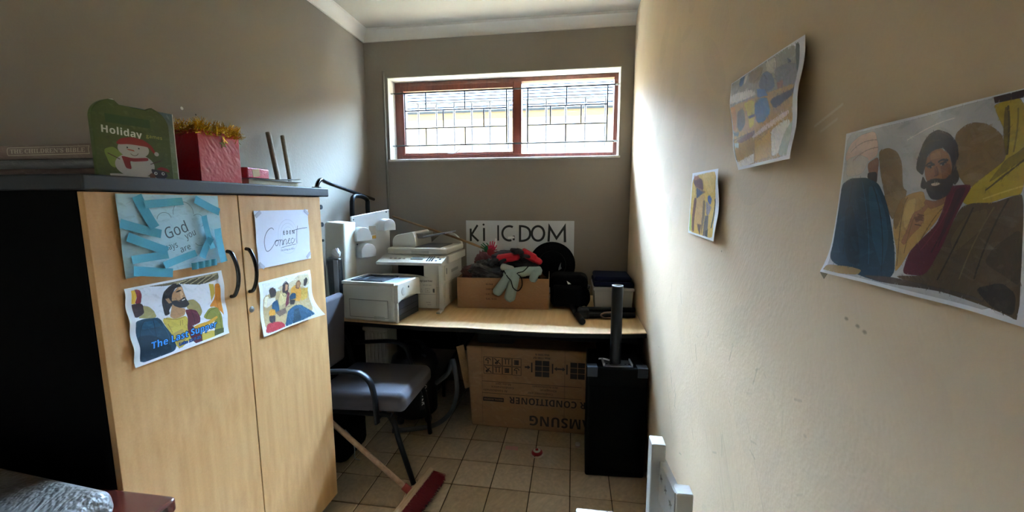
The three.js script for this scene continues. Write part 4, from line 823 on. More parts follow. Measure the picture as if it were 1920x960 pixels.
single('plastic_bag', 'crumpled shiny black plastic bag bulging from the left of the cardboard box', 'bag', blob(0.14, 0.075, 0.1, 0.5, 2.6, 3, 60), bagM, [1.06, 0.965, 0.38]);
single('plastic_bag', 'black plastic bag heaped under the red glove in the box', 'bag', blob(0.13, 0.08, 0.1, 0.4, 2.2, 8, 60), MP('#101014', 0.5, { bumpMap: rep(crumple, 5), bumpScale: 0.005 }), [1.25, 0.99, 0.34]);
single('netting', 'dusty pink crumpled netting at the left corner of the box', 'netting', blob(0.1, 0.06, 0.08, 0.6, 3, 21, 50), M('#6b4a48', 0.95, { bumpMap: rep(crumple, 10), bumpScale: 0.004 }), [0.945, 0.945, 0.33]);
single('netting', 'thin pink netting standing up against the word sign behind the box', 'netting', blob(0.06, 0.075, 0.05, 0.6, 3, 5, 40), M('#8a5a5c', 0.95, { bumpMap: rep(crumple, 10), bumpScale: 0.004 }), [0.98, 1.01, 0.26]);
single('grey_cloth', 'grey bundled cloth on top of the heap in the box', 'cloth', blob(0.1, 0.04, 0.07, 0.35, 3, 12, 40), M('#55555a', 0.95, { bumpMap: fabricBump, bumpScale: 0.001 }), [1.16, 1.07, 0.33]);
{ // gloves
  const glove = (name, label, p, turn, tilt, palm, fin) => { const g = thing(name, label, 'glove', p, turn); g.rotation.z = tilt;
    part(g, 'palm', jitter(new RoundedBoxGeometry(0.125, 0.055, 0.1, 8, 0.024), 0.014, 16), palm, [0, 0, 0]);
    part(g, 'cuff', jitter(new RoundedBoxGeometry(0.06, 0.04, 0.085, 6, 0.018), 0.01, 18, 4), palm, [0.065, -0.003, 0]);
    [[-0.034, 0.06], [-0.012, 0.075], [0.011, 0.072], [0.033, 0.055]].forEach(([z, l], i) => part(g, 'finger', mergeGeometries([capsule([-0.045, 0, z], [-0.045 - l * 0.55, -0.006, z * 1.15], 0.0145), capsule([-0.045 - l * 0.55, -0.006, z * 1.15], [-0.045 - l, -0.022, z * 1.2], 0.013)]), fin));
    part(g, 'thumb', capsule([-0.005, -0.004, 0.04], [-0.045, -0.014, 0.068], 0.012), fin); return g; };
  const redK = M('#a80f22', 0.95, { bumpMap: fabricBump, bumpScale: 0.001 }), blk = M('#121114', 0.8, { bumpMap: fabricBump, bumpScale: 0.001 });
  glove('work_glove', 'red knitted work glove with dark fingers lying on top of the box', [1.325, 1.085, 0.4], 0.2, -0.5, redK, blk);
  glove('work_glove', 'black work glove with red cuff beside the felt hands', [1.17, 1.07, 0.43], 0.15, 0.15, redK, blk);
}
{ const p = thing('plush_toy', 'pale mint fluffy plush hanging over the front of the cardboard box', 'plush toy', [0, 0, 0]);
  const fur = M('#9fb0a6', 1, { bumpMap: rep(wallBump, 9), bumpScale: 0.006 }), limb = (a, b, r, o) => part(p, 'limb', jitter(mergeGeometries([capsule(a, b, r, 24)]), 0.009, 55, o), fur);
  limb([1.205, 0.968, 0.525], [1.135, 0.868, 0.535], 0.031, 1); limb([1.24, 0.955, 0.525], [1.213, 0.832, 0.533], 0.0335, 2); limb([1.20, 0.975, 0.50], [1.30, 0.99, 0.48], 0.034, 3); limb([1.30, 0.992, 0.48], [1.385, 0.994, 0.47], 0.031, 4); limb([1.375, 0.985, 0.49], [1.362, 0.955, 0.52], 0.026, 5);
  part(p, 'pale_face', jitter(capsule([1.165, 1.015, 0.48], [1.215, 1.005, 0.49], 0.024, 20), 0.004, 40, 6), M('#a9aca0', 1, { bumpMap: rep(fabricBump, 6), bumpScale: 0.002 }));
  part(p, 'cord', tube([[1.17, 1.0, 0.515], [1.205, 0.965, 0.562], [1.225, 0.945, 0.568], [1.24, 0.9, 0.572], [1.27, 0.88, 0.568], [1.292, 0.905, 0.545], [1.285, 0.96, 0.53], [1.26, 0.985, 0.53], [1.3, 1.0, 0.525], [1.33, 1.03, 0.505]], 0.0032, 90, 8), mat.blackMatte); }
// ---------- backpack and hat ----------
{ const b = thing('backpack', 'black backpack with a small white emblem between the box and grey crate', 'backpack', [1.59, DT + 0.004, 0.335]);
  part(b, 'body', jitter(new RoundedBoxGeometry(0.25, 0.215, 0.2, 10, 0.05), 0.012, 9), mat.blackCloth, [0, 0.1095, 0]);
  part(b, 'pocket', jitter(new RoundedBoxGeometry(0.19, 0.14, 0.05, 8, 0.02), 0.008, 12, 3), mat.blackCloth, [-0.01, 0.085, 0.115]);
  part(b, 'flap', jitter(new RoundedBoxGeometry(0.1, 0.15, 0.14, 8, 0.035), 0.01, 10, 7), mat.blackCloth, [0.075, 0.09, 0.0]);
  part(b, 'emblem', extr(shapeOf([[-0.014, 0.014], [0.002, 0.004], [0.014, -0.006], [-0.006, -0.008]]), 0.001, 0), M('#c9c9c9', 0.7), [0.0, 0.17, 0.107]);
  part(b, 'strap', tube([[0.09, 0.16, 0.08], [0.125, 0.11, 0.09], [0.13, 0.05, 0.08], [0.11, 0.02, 0.1]], 0.009, 30, 8), mat.blackCloth); }
{ const h = thing('hat', 'round black wide-brimmed hat with a grey emblem leaning on the wall sign', 'hat', [1.462, 0.985, 0.115]); h.rotation.set(1.28, 0, -0.1); h.scale.setScalar(1.07);
  const n = 48; part(h, 'brim', lathe([[0.083, 0.012], [0.09, 0.004], [0.12, 0], [0.15, 0.006], [0.157, 0.01], [0.158, 0.013], [0.15, 0.0105], [0.12, 0.005], [0.092, 0.009], [0.083, 0.012]], n), mat.blackCloth);
  part(h, 'crown', jitter(lathe([[0.094, 0.004], [0.091, 0.018], [0.084, 0.03], [0.07, 0.037], [0.03, 0.04], [0.0001, 0.04]], n), 0.004, 14), mat.blackCloth);
  part(h, 'band', lathe([[0.0955, 0.006], [0.0938, 0.014], [0.0925, 0.014], [0.094, 0.006]], n), mat.black);
  part(h, 'emblem', extr(shapeOf([[-0.012, -0.022], [0.012, -0.012], [0.008, 0.004], [0.016, 0.03], [0.002, 0.012], [-0.008, -0.006]]), 0.001, 0), M('#5d5d60', 0.6), [0.05, 0.042, 0.02], [-1.5708, 0, 0.2]); }
// ---------- crate, folded cloth, tag, folded tripod ----------
{ const c = thing('storage_crate', 'pale grey plastic crate in the right corner of the desk', 'crate', [1.875, DT, 0.33]);
  const w = 0.245, d = 0.29, h = 0.155; const taper = (g) => { const p = g.attributes.position; for (let i = 0; i < p.count; i++) { const k = 0.93 + 0.07 * Math.min(1, Math.max(0, p.getY(i) / h)); p.setX(i, p.getX(i) * k); p.setZ(i, p.getZ(i) * k); } g.computeVertexNormals(); return uvm(g); };
  const gp = M('#9c9b96', 0.5);
  part(c, 'wall', taper(lh(-w / 2, 0, d / 2 - 0.004, w / 2, h, d / 2, 0.001)), gp); part(c, 'wall', taper(lh(-w / 2, 0, -d / 2, w / 2, h, -d / 2 + 0.004, 0.001)), gp); part(c, 'wall', taper(lh(-w / 2, 0, -d / 2, -w / 2 + 0.004, h, d / 2, 0.001)), gp); part(c, 'wall', taper(lh(w / 2 - 0.004, 0, -d / 2, w / 2, h, d / 2, 0.001)), gp);
  part(c, 'base', lh(-w / 2 * 0.93, 0, -d / 2 * 0.93, w / 2 * 0.93, 0.005, d / 2 * 0.93, 0.001), gp);
  for (const [a, b, e, f] of [[-w / 2 - 0.006, d / 2 - 0.003, w / 2 + 0.006, d / 2 + 0.007], [-w / 2 - 0.006, -d / 2 - 0.007, w / 2 + 0.006, -d / 2 + 0.003], [-w / 2 - 0.007, -d / 2 + 0.003, -w / 2 + 0.003, d / 2 - 0.003], [w / 2 - 0.003, -d / 2 + 0.003, w / 2 + 0.007, d / 2 - 0.003]]) part(c, 'rim', lh(a, h - 0.018, b, e, h + 0.002, f, 0.003), gp);
  const n = thing('folded_cloth', 'dark navy folded cloth lying on the pale grey crate', 'cloth', [1.875, DT + h + 0.004, 0.322]);
  part(n, 'fold', jitter(new RoundedBoxGeometry(0.252, 0.028, 0.285, 10, 0.012), 0.006, 10), mat.navy, [0, 0.014, 0]); part(n, 'fold', jitter(new RoundedBoxGeometry(0.236, 0.034, 0.262, 10, 0.015), 0.008, 9, 4), mat.navy, [-0.004, 0.044, -0.008]);
  const t = canvasTex(128, 160, (k, a, b) => { k.fillStyle = '#8d8d8b'; k.fillRect(0, 0, a, b); k.fillStyle = '#2a2a2c'; k.fillRect(12, 20, 104, 90); k.fillStyle = '#9a9a9a'; for (let i = 0; i < 5; i++) k.fillRect(22, 32 + i * 15, 84 - (i % 3) * 20, 6); });
  const g = thing('price_tag', 'small grey printed tag propped against the left side of the crate', 'tag', [1.70, DT + 0.1, 0.40], 0.35); g.rotation.z = -0.25;
  part(g, 'card', rb(0.05, 0.062, 0.002, 0.0008), M('#8d8d8b', 0.6), [0, 0.031, 0]); part(g, 'print', sheet(0.046, 0.056, () => 0, 1, 1), matte(t), [0, 0.031, 0.0013]); }
{ const f = thing('folded_tripod', 'folded black tripod stand lying in front of the grey crate', 'tripod', [0, DT, 0]);
  part(f, 'handle_bar', tube([[1.615, 0.022, 0.46], [1.672, 0.022, 0.80]], 0.019, 1, 16), mat.black); part(f, 'grip_band', tube([[1.636, 0.022, 0.585], [1.646, 0.022, 0.645]], 0.022, 1, 16), mat.darkSteel);
  part(f, 'leg', tube([[1.655, 0.018, 0.66], [1.99, 0.018, 0.60]], 0.016, 1, 14), mat.black); part(f, 'leg', tube([[1.655, 0.05, 0.62], [1.995, 0.04, 0.555]], 0.014, 1, 14), mat.black); part(f, 'leg', tube([[1.66, 0.018, 0.60], [1.99, 0.016, 0.53]], 0.014, 1, 14), mat.black);
  part(f, 'hub', rb(0.07, 0.055, 0.085, 0.012), mat.darkPlastic, [1.68, 0.03, 0.635]); part(f, 'clasp', tube([[1.86, 0.045, 0.655], [1.80, 0.04, 0.66], [1.785, 0.025, 0.662], [1.80, 0.012, 0.662], [1.87, 0.012, 0.655]], 0.005, 30, 8), M('#6a5344', 0.6)); }

// ---------- under the desk ----------
{ const t = canvasTex(1400, 1024, (c, w, h) => {
    c.fillStyle = '#8a6847'; c.fillRect(0, 0, w, h); grainOver(c, w, h, 900, 0.04);
    c.save(); c.translate(w, h); c.rotate(Math.PI); c.fillStyle = c.strokeStyle = '#1c130e';
    // seen upright in its own frame; the carton stands upside down
    c.font = 'bold 172px sans-serif'; c.fillText('SAMSUNG', -15, 190, 755); c.font = 'bold 116px sans-serif'; c.fillText('AIR CONDITIONER', 20, 410, 930);
    c.fillRect(1010, 335, 230, 52); c.fillStyle = '#8a6847'; c.font = 'bold 30px sans-serif'; c.fillText('DIGITAL INVERTER', 1020, 372, 210); c.fillStyle = '#1c130e';
    c.lineWidth = 5; for (const y of [440, 590]) { c.beginPath(); c.moveTo(180, y); c.lineTo(1250, y); c.stroke(); }
    c.font = '36px sans-serif'; [['Conditionneur d\'Air', 480, 490], ['Ar Condicionado', 970, 490], ['Klimagerat', 440, 535], ['Condizionatore', 900, 535], ['Aire Acondicionado', 430, 578], ['Mono split', 930, 578]].forEach(([q, x, y]) => c.fillText(q, x, y, 270));
    const ic = (x, y) => { c.lineWidth = 5; c.strokeRect(x, y, 96, 100); };
    for (let i = 0; i < 4; i++) for (let j = 0; j < 2; j++) { const x = 820 + i * 104, y = 690 + j * 108; ic(x, y); c.lineWidth = 9; c.beginPath(); if ((i + j) % 4 === 0) { c.moveTo(x + 48, y + 15); c.lineTo(x + 48, y + 60); c.arc(x + 48, y + 60, 26, 0, Math.PI); } else if ((i + j) % 4 === 1) { c.rect(x + 30, y + 25, 40, 50); c.fillRect(x + 34, y + 30, 30, 40); } else if ((i + j) % 4 === 2) { c.moveTo(x + 30, y + 80); c.lineTo(x + 30, y + 20); c.moveTo(x + 64, y + 80); c.lineTo(x + 64, y + 20); c.moveTo(x + 15, y + 86); c.lineTo(x + 82, y + 86); } else { c.moveTo(x + 12, y + 12); c.lineTo(x + 84, y + 88); c.moveTo(x + 70, y + 20); c.lineTo(x + 30, y + 70); c.arc(x + 60, y + 30, 12, 0, P2); } c.stroke(); }
    const clamp = (x) => { c.fillRect(x, 690, 150, 200); c.strokeStyle = '#8a6847'; c.lineWidth = 7; c.beginPath(); c.moveTo(x + 75, 690); c.lineTo(x + 75, 890); c.moveTo(x, 757); c.lineTo(x + 150, 757); c.moveTo(x, 824); c.lineTo(x + 150, 824); c.stroke(); c.fillRect(x - 42, 740, 14, 120); c.fillRect(x + 178, 740, 14, 120);
      for (const [a, s] of [[x - 110, 1], [x + 260, -1]]) { c.beginPath(); c.moveTo(a, 800 - 10); c.lineTo(a + 30 * s, 790); c.lineTo(a + 30 * s, 775); c.lineTo(a + 60 * s, 800); c.lineTo(a + 30 * s, 825); c.lineTo(a + 30 * s, 810); c.lineTo(a, 810); c.closePath(); c.fill(); } c.strokeStyle = '#1c130e'; };
    clamp(520); clamp(150); c.font = 'bold 34px sans-serif'; c.fillText('Max 1100 lbf', 510, 935, 180); c.fillText('Max 5000 N', 520, 975, 150);
    c.restore();
    c.fillStyle = 'rgba(30,18,8,0.25)'; c.fillRect(150, 0, 5, h); c.fillRect(1040, 0, 6, h); });
  const b = thing('appliance_carton', 'big brown appliance carton printed upside down, standing under the desk', 'carton', [1.375, 0, 0.545], 0);
  const g = new RoundedBoxGeometry(0.79, 0.535, 0.27, 8, 0.012), p = g.attributes.position, n = g.attributes.normal; for (let i = 0; i < p.count; i++) { const x = p.getX(i), y = p.getY(i) / 0.535 + 0.5, f = p.getZ(i) > 0 ? 1 : 0; p.setX(i, x - 0.03 * y * (x < 0 ? 1 : 0)); p.setZ(i, p.getZ(i) + f * (0.012 * Math.sin(y * Math.PI) * Math.cos(x * 3) - 0.012 * (x < -0.3 ? 1 : 0))); }
  g.computeVertexNormals(); const uv = g.attributes.uv; for (let i = 0; i < uv.count; i++) if (n.getZ(i) > 0.5) uv.setXY(i, p.getX(i) / 0.82 + 0.5, p.getY(i) / 0.535 + 0.5); else uv.setXY(i, 0.02, 0.05 + 0.1 * (p.getY(i) + 0.3));
  part(b, 'box', g, M('#ffffff', 0.85, { map: t }), [0, 0.2695, 0]);
  part(b, 'flap', rb(0.05, 0.3, 0.004, 0.0015), mat.card, [-0.455, 0.37, 0.06], [0, 0.5, 0.18]); }
single('mesh_basket', 'dim grey woven basket lying on top of the big carton under desk', 'basket', rb(0.24, 0.075, 0.16, 0.015), M('#55524d', 0.9, { map: canvasTex(256, 256, (c) => { c.fillStyle = '#6a665f'; c.fillRect(0, 0, 256, 256); c.fillStyle = '#36332f'; for (let i = 0; i < 8; i++) for (let j = 0; j < 8; j++) if ((i + j) % 2) c.fillRect(i * 32, j * 32, 30, 30); }), bumpMap: fabricBump, bumpScale: 0.002 }), [1.13, 0.5745, 0.53]);
for (const m of [scene.children[scene.children.length - 1]]) { const uv = m.geometry.attributes.uv; for (let i = 0; i < uv.count; i++) uv.setXY(i, uv.getX(i) * 18, uv.getY(i) * 18); }
{ // vacuum cleaner
  const t = canvasTex(512, 128, (c, w, h) => { c.fillStyle = '#0d0d0f'; c.fillRect(0, 0, w, h); c.fillStyle = '#e6e6e6'; c.font = 'bold 104px sans-serif'; c.fillText('HOOVER', 20, 100, 470); });
  const v = thing('vacuum_cleaner', 'black drum vacuum cleaner with a grey hose under the desk', 'vacuum cleaner', [0.575, 0, 0.6]);
  part(v, 'drum', lathe([[0, 0.04], [0.13, 0.04], [0.145, 0.055], [0.15, 0.32], [0.155, 0.33], [0, 0.33]], 40), mat.black); part(v, 'motor_head', lathe([[0.156, 0.332], [0.158, 0.37], [0.14, 0.43], [0.09, 0.475], [0.03, 0.485], [0.0001, 0.486]], 40), M('#161619', 0.35));
  part(v, 'carry_handle', tube([[-0.07, 0.47, 0], [-0.05, 0.525, 0], [0.05, 0.525, 0], [0.07, 0.47, 0]], 0.012, 30), mat.black); part(v, 'switch', rb(0.03, 0.012, 0.02, 0.003), M('#6b6b6f', 0.4), [0.09, 0.452, 0.06], [0.3, 0, -0.5]);
  for (const a of [0.5, 2.1, 3.6, 5.2]) part(v, 'caster', lathe([[0, 0], [0.02, 0], [0.024, 0.02], [0.02, 0.042], [0, 0.042]], 14), mat.darkPlastic, [Math.cos(a) * 0.125, 0, Math.sin(a) * 0.125]);
  { const r = 0.1525, g = new THREE.CylinderGeometry(r, r, 0.06, 16, 1, true, 0, 1.4); g.rotateZ(0); const uv = g.attributes.uv; for (let i = 0; i < uv.count; i++) { const u = uv.getX(i), w = uv.getY(i); uv.setXY(i, u, w); }
    const s = sheet(0.205, 0.052, () => 0, 1, 1); part(v, 'lettering', s, M('#ffffff', 0.6, { map: t }), [0.1065, 0.215, 0.1142], [0, 0.75, -Math.PI / 2 - 0.06]).rotation.order = 'YXZ'; }
  part(v, 'hose', tube([[0.155, 0.25, 0.02], [0.24, 0.33, 0.03], [0.275, 0.42, 0.03], [0.30, 0.33, 0.05], [0.305, 0.2, 0.06], [0.27, 0.09, 0.09], [0.19, 0.026, 0.13], [0.06, 0.022, 0.2], [-0.06, 0.022, 0.24]], 0.0145, 140, 14), M('#57575a', 0.5, { bumpMap: rep(fabricBump, 60, 1), bumpScale: 0.004 })); }
{ const s = thing('folding_stand', 'black folding stand with crossed bars under the desk beside the carton', 'stand');
  part(s, 'bar', tube([[0.80, 0.66, 0.42], [0.93, 0.01, 0.36]], 0.012, 1, 10), mat.black); part(s, 'bar', tube([[0.96, 0.60, 0.40], [0.70, 0.2, 0.34], [0.68, 0.01, 0.32]], 0.012, 20, 10), mat.black); part(s, 'cushion', jitter(new RoundedBoxGeometry(0.12, 0.05, 0.12, 6, 0.02), 0.006, 12), mat.blackCloth, [0.93, 0.62, 0.42], [0, 0, 0.5]); }
{ const r = thing('ribbed_bin', 'off-white ribbed plastic bin standing far under the left end of the desk', 'bin', [0.255, 0, 0.42]);
  part(r, 'shell', rb(0.17, 0.56, 0.18, 0.02), M('#b9b6ac', 0.6), [0, 0.28, 0]); for (let i = 0; i < 6; i++) part(r, 'rib', rb(0.012, 0.5, 0.012, 0.004), M('#c9c6bc', 0.6), [-0.07 + i * 0.028, 0.29, 0.09]); part(r, 'rim', rb(0.185, 0.03, 0.195, 0.01), M('#c4c1b7', 0.6), [0, 0.565, 0]); }
{ const b = thing('black_bag', 'black fabric bag with a thin white cable on the floor under chair', 'bag', [0.30, 0, 1.06]);
  part(b, 'body', jitter(new RoundedBoxGeometry(0.22, 0.2, 0.26, 8, 0.05), 0.02, 9), mat.blackCloth, [0, 0.107, 0]); part(b, 'cable', tube([[0.09, 0.2, 0.09], [0.128, 0.17, 0.1], [0.14, 0.1, 0.09], [0.135, 0.03, 0.08], [0.15, 0.006, 0.06]], 0.0028, 40, 8), M('#9a9a98', 0.5)); }
// ---------- office chair ----------
{ const c = thing('visitor_chair', 'dark grey upholstered office chair with black tubular arms', 'chair', [0, 0, 0]);
  const seat = new RoundedBoxGeometry(0.5, 0.095, 0.45, 10, 0.036); { const p = seat.attributes.position; for (let i = 0; i < p.count; i++) { const x = p.getX(i) / 0.5, z = p.getZ(i) / 0.45; p.setY(i, p.getY(i) + (p.getY(i) > 0 ? 0.012 * (1 - 4 * z * z) : 0) - 0.05 * Math.max(0, x - 0.32) ** 1.3); p.setZ(i, p.getZ(i) * (1 - 0.08 * (x + 0.5))); } seat.computeVertexNormals(); }
  part(c, 'seat', uvm(seat), mat.cloth, [0.545, 0.432, 1.07], [0, 0, 0.03]);
  const back = new RoundedBoxGeometry(0.05, 0.40, 0.36, 10, 0.024); { const p = back.attributes.position; for (let i = 0; i < p.count; i++) { const y = p.getY(i) / 0.4, z = p.getZ(i) / 0.36; p.setX(i, p.getX(i) + 0.06 * z * z + 0.03 * Math.sin(y * 3)); p.setZ(i, p.getZ(i) * (1 - 0.35 * Math.max(0, y) ** 2 - 0.25 * Math.max(0, -y - 0.1))); } back.computeVertexNormals(); }
  part(c, 'backrest', uvm(back), mat.cloth, [0.262, 0.72, 1.105], [0, 0, 0.12]);
  for (const [z, k] of [[1.298, 1], [0.842, -1]]) {
    const g = tube([[0.30, 0.585, 0], [0.42, 0.598, 0], [0.52, 0.605, 0], [0.585, 0.597, 0], [0.628, 0.562, 0], [0.648, 0.50, 0], [0.656, 0.42, 0], [0.66, 0.345, 0]], 0.0115, 60, 12); g.scale(1, 1, 1.9); part(c, 'arm', g, MP('#0b0b0c', 0.4, { specularIntensity: 0.5 }), [0, 0, z]);
    part(c, 'front_leg', tube([[0.70, 0.375, z - k * 0.04], [0.735, 0.33, z - k * 0.03], [0.755, 0.25, z - k * 0.03], k > 0 ? [0.822, 0.004, 1.258] : [0.745, 0.004, 0.797]], 0.0135, 30, 12), mat.black);
    part(c, 'rear_leg', tube([[0.285, 0.6, z - k * 0.06], [0.31, 0.36, z - k * 0.04], [0.23, 0.004, z - k * 0.01]], 0.0125, 30, 12), mat.black);
    part(c, 'side_rail', tube([[0.30, 0.372, z - k * 0.035], [0.72, 0.372, z - k * 0.035]], 0.012, 1, 12), mat.black);
    part(c, 'back_support', tube([[0.285, 0.6, z - k * 0.06], [0.255, 0.7, z - k * 0.1]], 0.011, 1, 10), mat.black);
  }
  part(c, 'cross_rail', tube([[0.60, 0.372, 0.88], [0.60, 0.372, 1.26]], 0.011, 1, 10), mat.black); part(c, 'arm_link', tube([[0.66, 0.352, 0.842], [0.66, 0.366, 1.298]], 0.011, 1, 10), mat.black); }
// ---------- broom ----------
{ const b = thing('push_broom', 'wooden push broom with red bristles lying at the foot of the cupboard', 'broom');
  // block along z, bristles to +x
  part(b, 'head', rb(0.034, 0.055, 0.34, 0.006), M('#ffffff', 0.65, { map: rep(woodTex('#c4ac90', '#a58b6c', 12, 8), 3) }), [0.868, 0.0335, 1.365], [0, -0.16, -0.2]);
  const gs = [], gd = []; let q = 0;
  for (let i = 0; i < 46; i++) for (let j = 0; j < 6; j++) for (let k = 0; k < 4; k++) {
    const z = -0.16 + i * 0.0071 + rr(-0.002, 0.002), y = -0.02 + j * 0.008 + rr(-0.002, 0.002), L = rr(0.062, 0.078), g = new THREE.CylinderGeometry(0.0011, 0.0016, L, 4, 1, true); g.translate(0, L / 2, 0); g.rotateZ(-Math.PI / 2 + rr(-0.12, 0.12)); g.rotateY(rr(-0.1, 0.1)); g.translate(0.014, y, z); ((j < 2) ? gd : gs).push(g); }
  for (const [g, m] of [[gs, M('#7d1c28', 0.6)], [gd, M('#1c1428', 0.7)]]) { const o = part(b, 'bristles', mergeGeometries(g), m, [0.868, 0.0335, 1.365], [0, -0.16, -0.2]); o.userData.kind = 'stuff'; }
  const A = [0.845, 0.05, 1.368], B = [0.06, 0.665, 1.338]; const at = (t) => A.map((a, i) => a + (B[i] - a) * t);
  part(b, 'handle', tube([at(0.02), B], 0.0125, 1, 16), mat.broomWood); part(b, 'socket', tube([at(-0.015), at(0.035)], 0.0175, 1, 16), M('#8d3026', 0.6)); }
// ---------- speaker with pole ----------
{ const s = thing('loudspeaker', 'tall black loudspeaker cabinet with metal corners standing before the desk', 'speaker', [1.838, 0, 0.91], 0.06);
  const w = 0.305, h = 0.6, d = 0.29;
  const g = new RoundedBoxGeometry(w, h, d, 4, 0.012); { const p = g.attributes.position; for (let i = 0; i < p.count; i++) if (p.getZ(i) < 0) p.setX(i, p.getX(i) * 0.86); g.computeVertexNormals(); }
  part(s, 'cabinet', uvm(g), MP('#050505', 0.75, { specularIntensity: 0.15, bumpMap: fabricBump, bumpScale: 0.0005 }), [0, h / 2 + 0.001, 0]);
  part(s, 'grille', rb(w - 0.03, h - 0.13, 0.006, 0.003), MP('#040404', 0.8, { specularIntensity: 0.1, bumpMap: rep(fabricBump, 3), bumpScale: 0.002 }), [0, h / 2 - 0.03, d / 2 + 0.002]);
  for (const x of [-1, 1]) part(s, 'corner', mergeGeometries([rb(0.052, 0.004, 0.05, 0.002).translate(0, 0.002, -0.023), rb(0.052, 0.05, 0.004, 0.002).translate(0, -0.022, 0.003)]), M('#232427', 0.4, { metalness: 0.3 }), [x * (w / 2 - 0.026), h + 0.001, d / 2]);
  part(s, 'pole_plate', rb(0.15, 0.006, 0.085, 0.002), M('#4a4b50', 0.35, { metalness: 0.5 }), [0.005, h + 0.004, d / 2 - 0.055]);
  for (const x of [-0.05, -0.03, 0.045, 0.065]) part(s, 'bolt', lathe([[0, 0.003], [0.005, 0.002], [0.006, 0]], 10), mat.black, [x, h + 0.007, d / 2 - 0.04]);
  part(s, 'hinge', rb(0.008, 0.014, 0.08, 0.002), mat.steel, [-0.066, h + 0.012, d / 2 - 0.055]); part(s, 'hinge', rb(0.008, 0.014, 0.08, 0.002), mat.steel, [0.075, h + 0.012, d / 2 - 0.055]); }
{ const p = thing('speaker_pole', 'short black tube standing upright on top of the loudspeaker', 'pole', [1.84, 0.6085, 0.997]);
  part(p, 'tube', lathe([[0.0265, 0], [0.0285, 0.003], [0.0285, 0.408], [0.0255, 0.41], [0.0245, 0.36], [0.0001, 0.355]], 28), MP('#070709', 0.35, { specularIntensity: 0.5 })); part(p, 'rim', lathe([[0.0285, 0.405], [0.0285, 0.41], [0.0255, 0.4112], [0.0248, 0.405]], 28), mat.steel); }
single('envelope', 'small white scrap of paper on top of the loudspeaker beside the pole', 'paper scrap', sheet(0.06, 0.022, (u, v) => 0.003 * Math.sin(u * 4)), matte(speckle('#dcdcdc', 0.03)), [1.787, 0.6105, 0.965], [-Math.PI / 2, 0, -0.15]);

// ---------- little things on the floor ----------
single('paper_scrap', 'pink scrap of paper lying on the floor tiles', 'paper scrap', sheet(0.075, 0.038, (u, v) => 0.001 + 0.003 * Math.sin(u * 7) ** 2), matte(speckle('#d8a09a', 0.05)), [1.275, 0.001, 0.88], [-Math.PI / 2, 0, 0.05]);
{ const t = thing('spinning_top', 'small red and white spinning top toy on the floor', 'toy', [1.43, 0.001, 0.92]); t.rotation.z = 0.08;
  part(t, 'disc', lathe([[0, 0.004], [0.022, 0.004], [0.032, 0.012], [0.031, 0.02], [0.02, 0.024], [0, 0.024]], 30), M('#9a1c22', 0.4)); part(t, 'white_ring', lathe([[0.019, 0.024], [0.021, 0.027], [0.012, 0.033], [0.009, 0.03]], 30), M('#d5cfc4', 0.5)); part(t, 'knob', lathe([[0.009, 0.026], [0.008, 0.036], [0, 0.038]], 20), M('#b0302f', 0.4)); part(t, 'base_ring', lathe([[0.03, 0], [0.036, 0.002], [0.036, 0.005], [0.03, 0.005]], 30), M('#c9b3a8', 0.5)); }
{ const c = thing('bottle_cap', 'tiny white and pink cap lying beside the loudspeaker', 'cap', [1.66, 0, 0.80], 0.4); part(c, 'shell', lathe([[0, 0.02], [0.012, 0.02], [0.014, 0.016], [0.014, 0], [0.012, 0], [0.012, 0.017], [0, 0.018]], 24), M('#cfc9c4', 0.5)); part(c, 'band', lathe([[0.0142, 0.002], [0.0148, 0.003], [0.0148, 0.006], [0.0142, 0.007]], 24), M('#b07f80', 0.5)); }
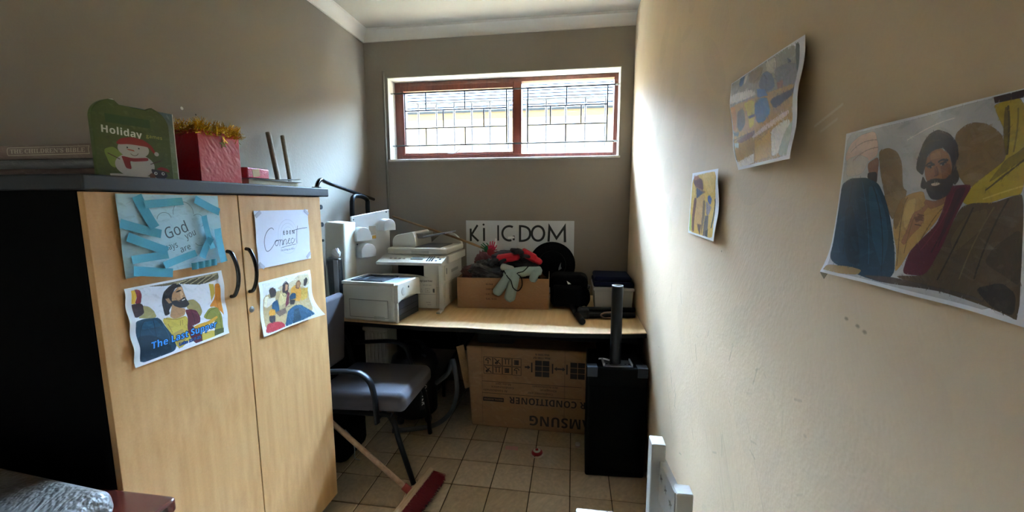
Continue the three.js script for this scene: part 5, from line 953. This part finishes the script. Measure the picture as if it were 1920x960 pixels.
// ---------- white child's chair ----------
{ const c = thing('child_chair', "white painted wooden child's chair with star cut-outs in its back rail", 'chair'), wp = M('#aca9a0', 0.45), r = 0.004;
  part(c, 'back_post', lh(1.835, 0, 1.952, 1.873, 0.774, 2.0, r), wp);
  part(c, 'back_post', lh(1.876, 0, 2.072, 1.917, 0.716, 2.112, r), wp);
  part(c, 'back_rail', (() => { const L = 0.118, s = shapeOf([[0, 0.61], [L, 0.60], [L, 0.712], [0, 0.728]]);
      for (const [x, y] of [[0.025, 0.685], [0.058, 0.675], [0.093, 0.662]]) { const h = new THREE.Path(); for (let i = 0; i < 10; i++) { const a = Math.PI / 2 + i * Math.PI / 5, q = i % 2 ? 0.005 : 0.0125; const P = [x + Math.cos(a) * q, y + Math.sin(a) * q]; i ? h.lineTo(...P) : h.moveTo(...P); } h.closePath(); s.holes.push(h); }
      const g = extr(s, 0.016, 0.0015); g.rotateY(-Math.PI / 2 + 0.14); g.translate(1.874, 0, 1.985); return uvm(g); })(), wp);
  part(c, 'seat', lh(1.633, 0.528, 1.985, 1.838, 0.55, 2.19, 0.006), wp);
  for (const [x, z] of [[1.65, 2.0], [1.65, 2.165]]) part(c, 'front_leg', lh(x - 0.015, 0, z - 0.015 + 0.015, x + 0.015, 0.528, z + 0.03, r), wp);
  part(c, 'lower_rail', lh(1.84, 0.35, 2.0, 1.86, 0.39, 2.09, r), wp); part(c, 'seat_rail', lh(1.667, 0.48, 2.0, 1.838, 0.528, 2.014, 0.002), wp); }
// ---------- mahogany table and wrapped parcel at the lower left ----------
{ const t = thing('side_table', 'dark red-brown table with a rounded corner at the lower left', 'table'); const s = new THREE.Shape(), q = 0.02; s.moveTo(0.02, 2.326); s.lineTo(0.69 - q, 2.326); s.quadraticCurveTo(0.69, 2.326, 0.69, 2.326 + q); s.lineTo(0.69, 3.35); s.lineTo(0.02, 3.35); s.closePath();
  const g = new THREE.ExtrudeGeometry(s, { depth: 0.02, bevelEnabled: true, bevelSize: 0.006, bevelThickness: 0.006, bevelOffset: -0.006, bevelSegments: 4, curveSegments: 10 }); g.rotateX(Math.PI / 2); g.translate(0, 0.734, 0);
  part(t, 'tabletop', uvm(g), MP('#ffffff', 0.22, { map: woodTex('#5e2a20', '#3a150f', 7), clearcoat: 0.6, clearcoatRoughness: 0.2 }));
  for (const [x, z] of [[0.07, 2.38], [0.63, 2.38], [0.07, 3.29], [0.63, 3.29]]) part(t, 'leg', lh(x - 0.025, 0, z - 0.025, x + 0.025, 0.708, z + 0.025), mat.mahogany); }
{ const g = new RoundedBoxGeometry(0.58, 0.075, 0.4, 24, 0.03), p = g.attributes.position;
  const m = single('wrapped_parcel', 'grey-white parcel in crinkled clear plastic on the red-brown table', 'parcel', jitter(g, 0.012, 7), MP('#77706a', 0.45, { bumpMap: rep(crumple, 2.4), bumpScale: 0.008, clearcoat: 0.35, clearcoatRoughness: 0.2 }), [0.33, 0.784, 2.585], [0, -0.08, 0]); m.rotation.x = 0.0; }

renderer.render(scene, camera);
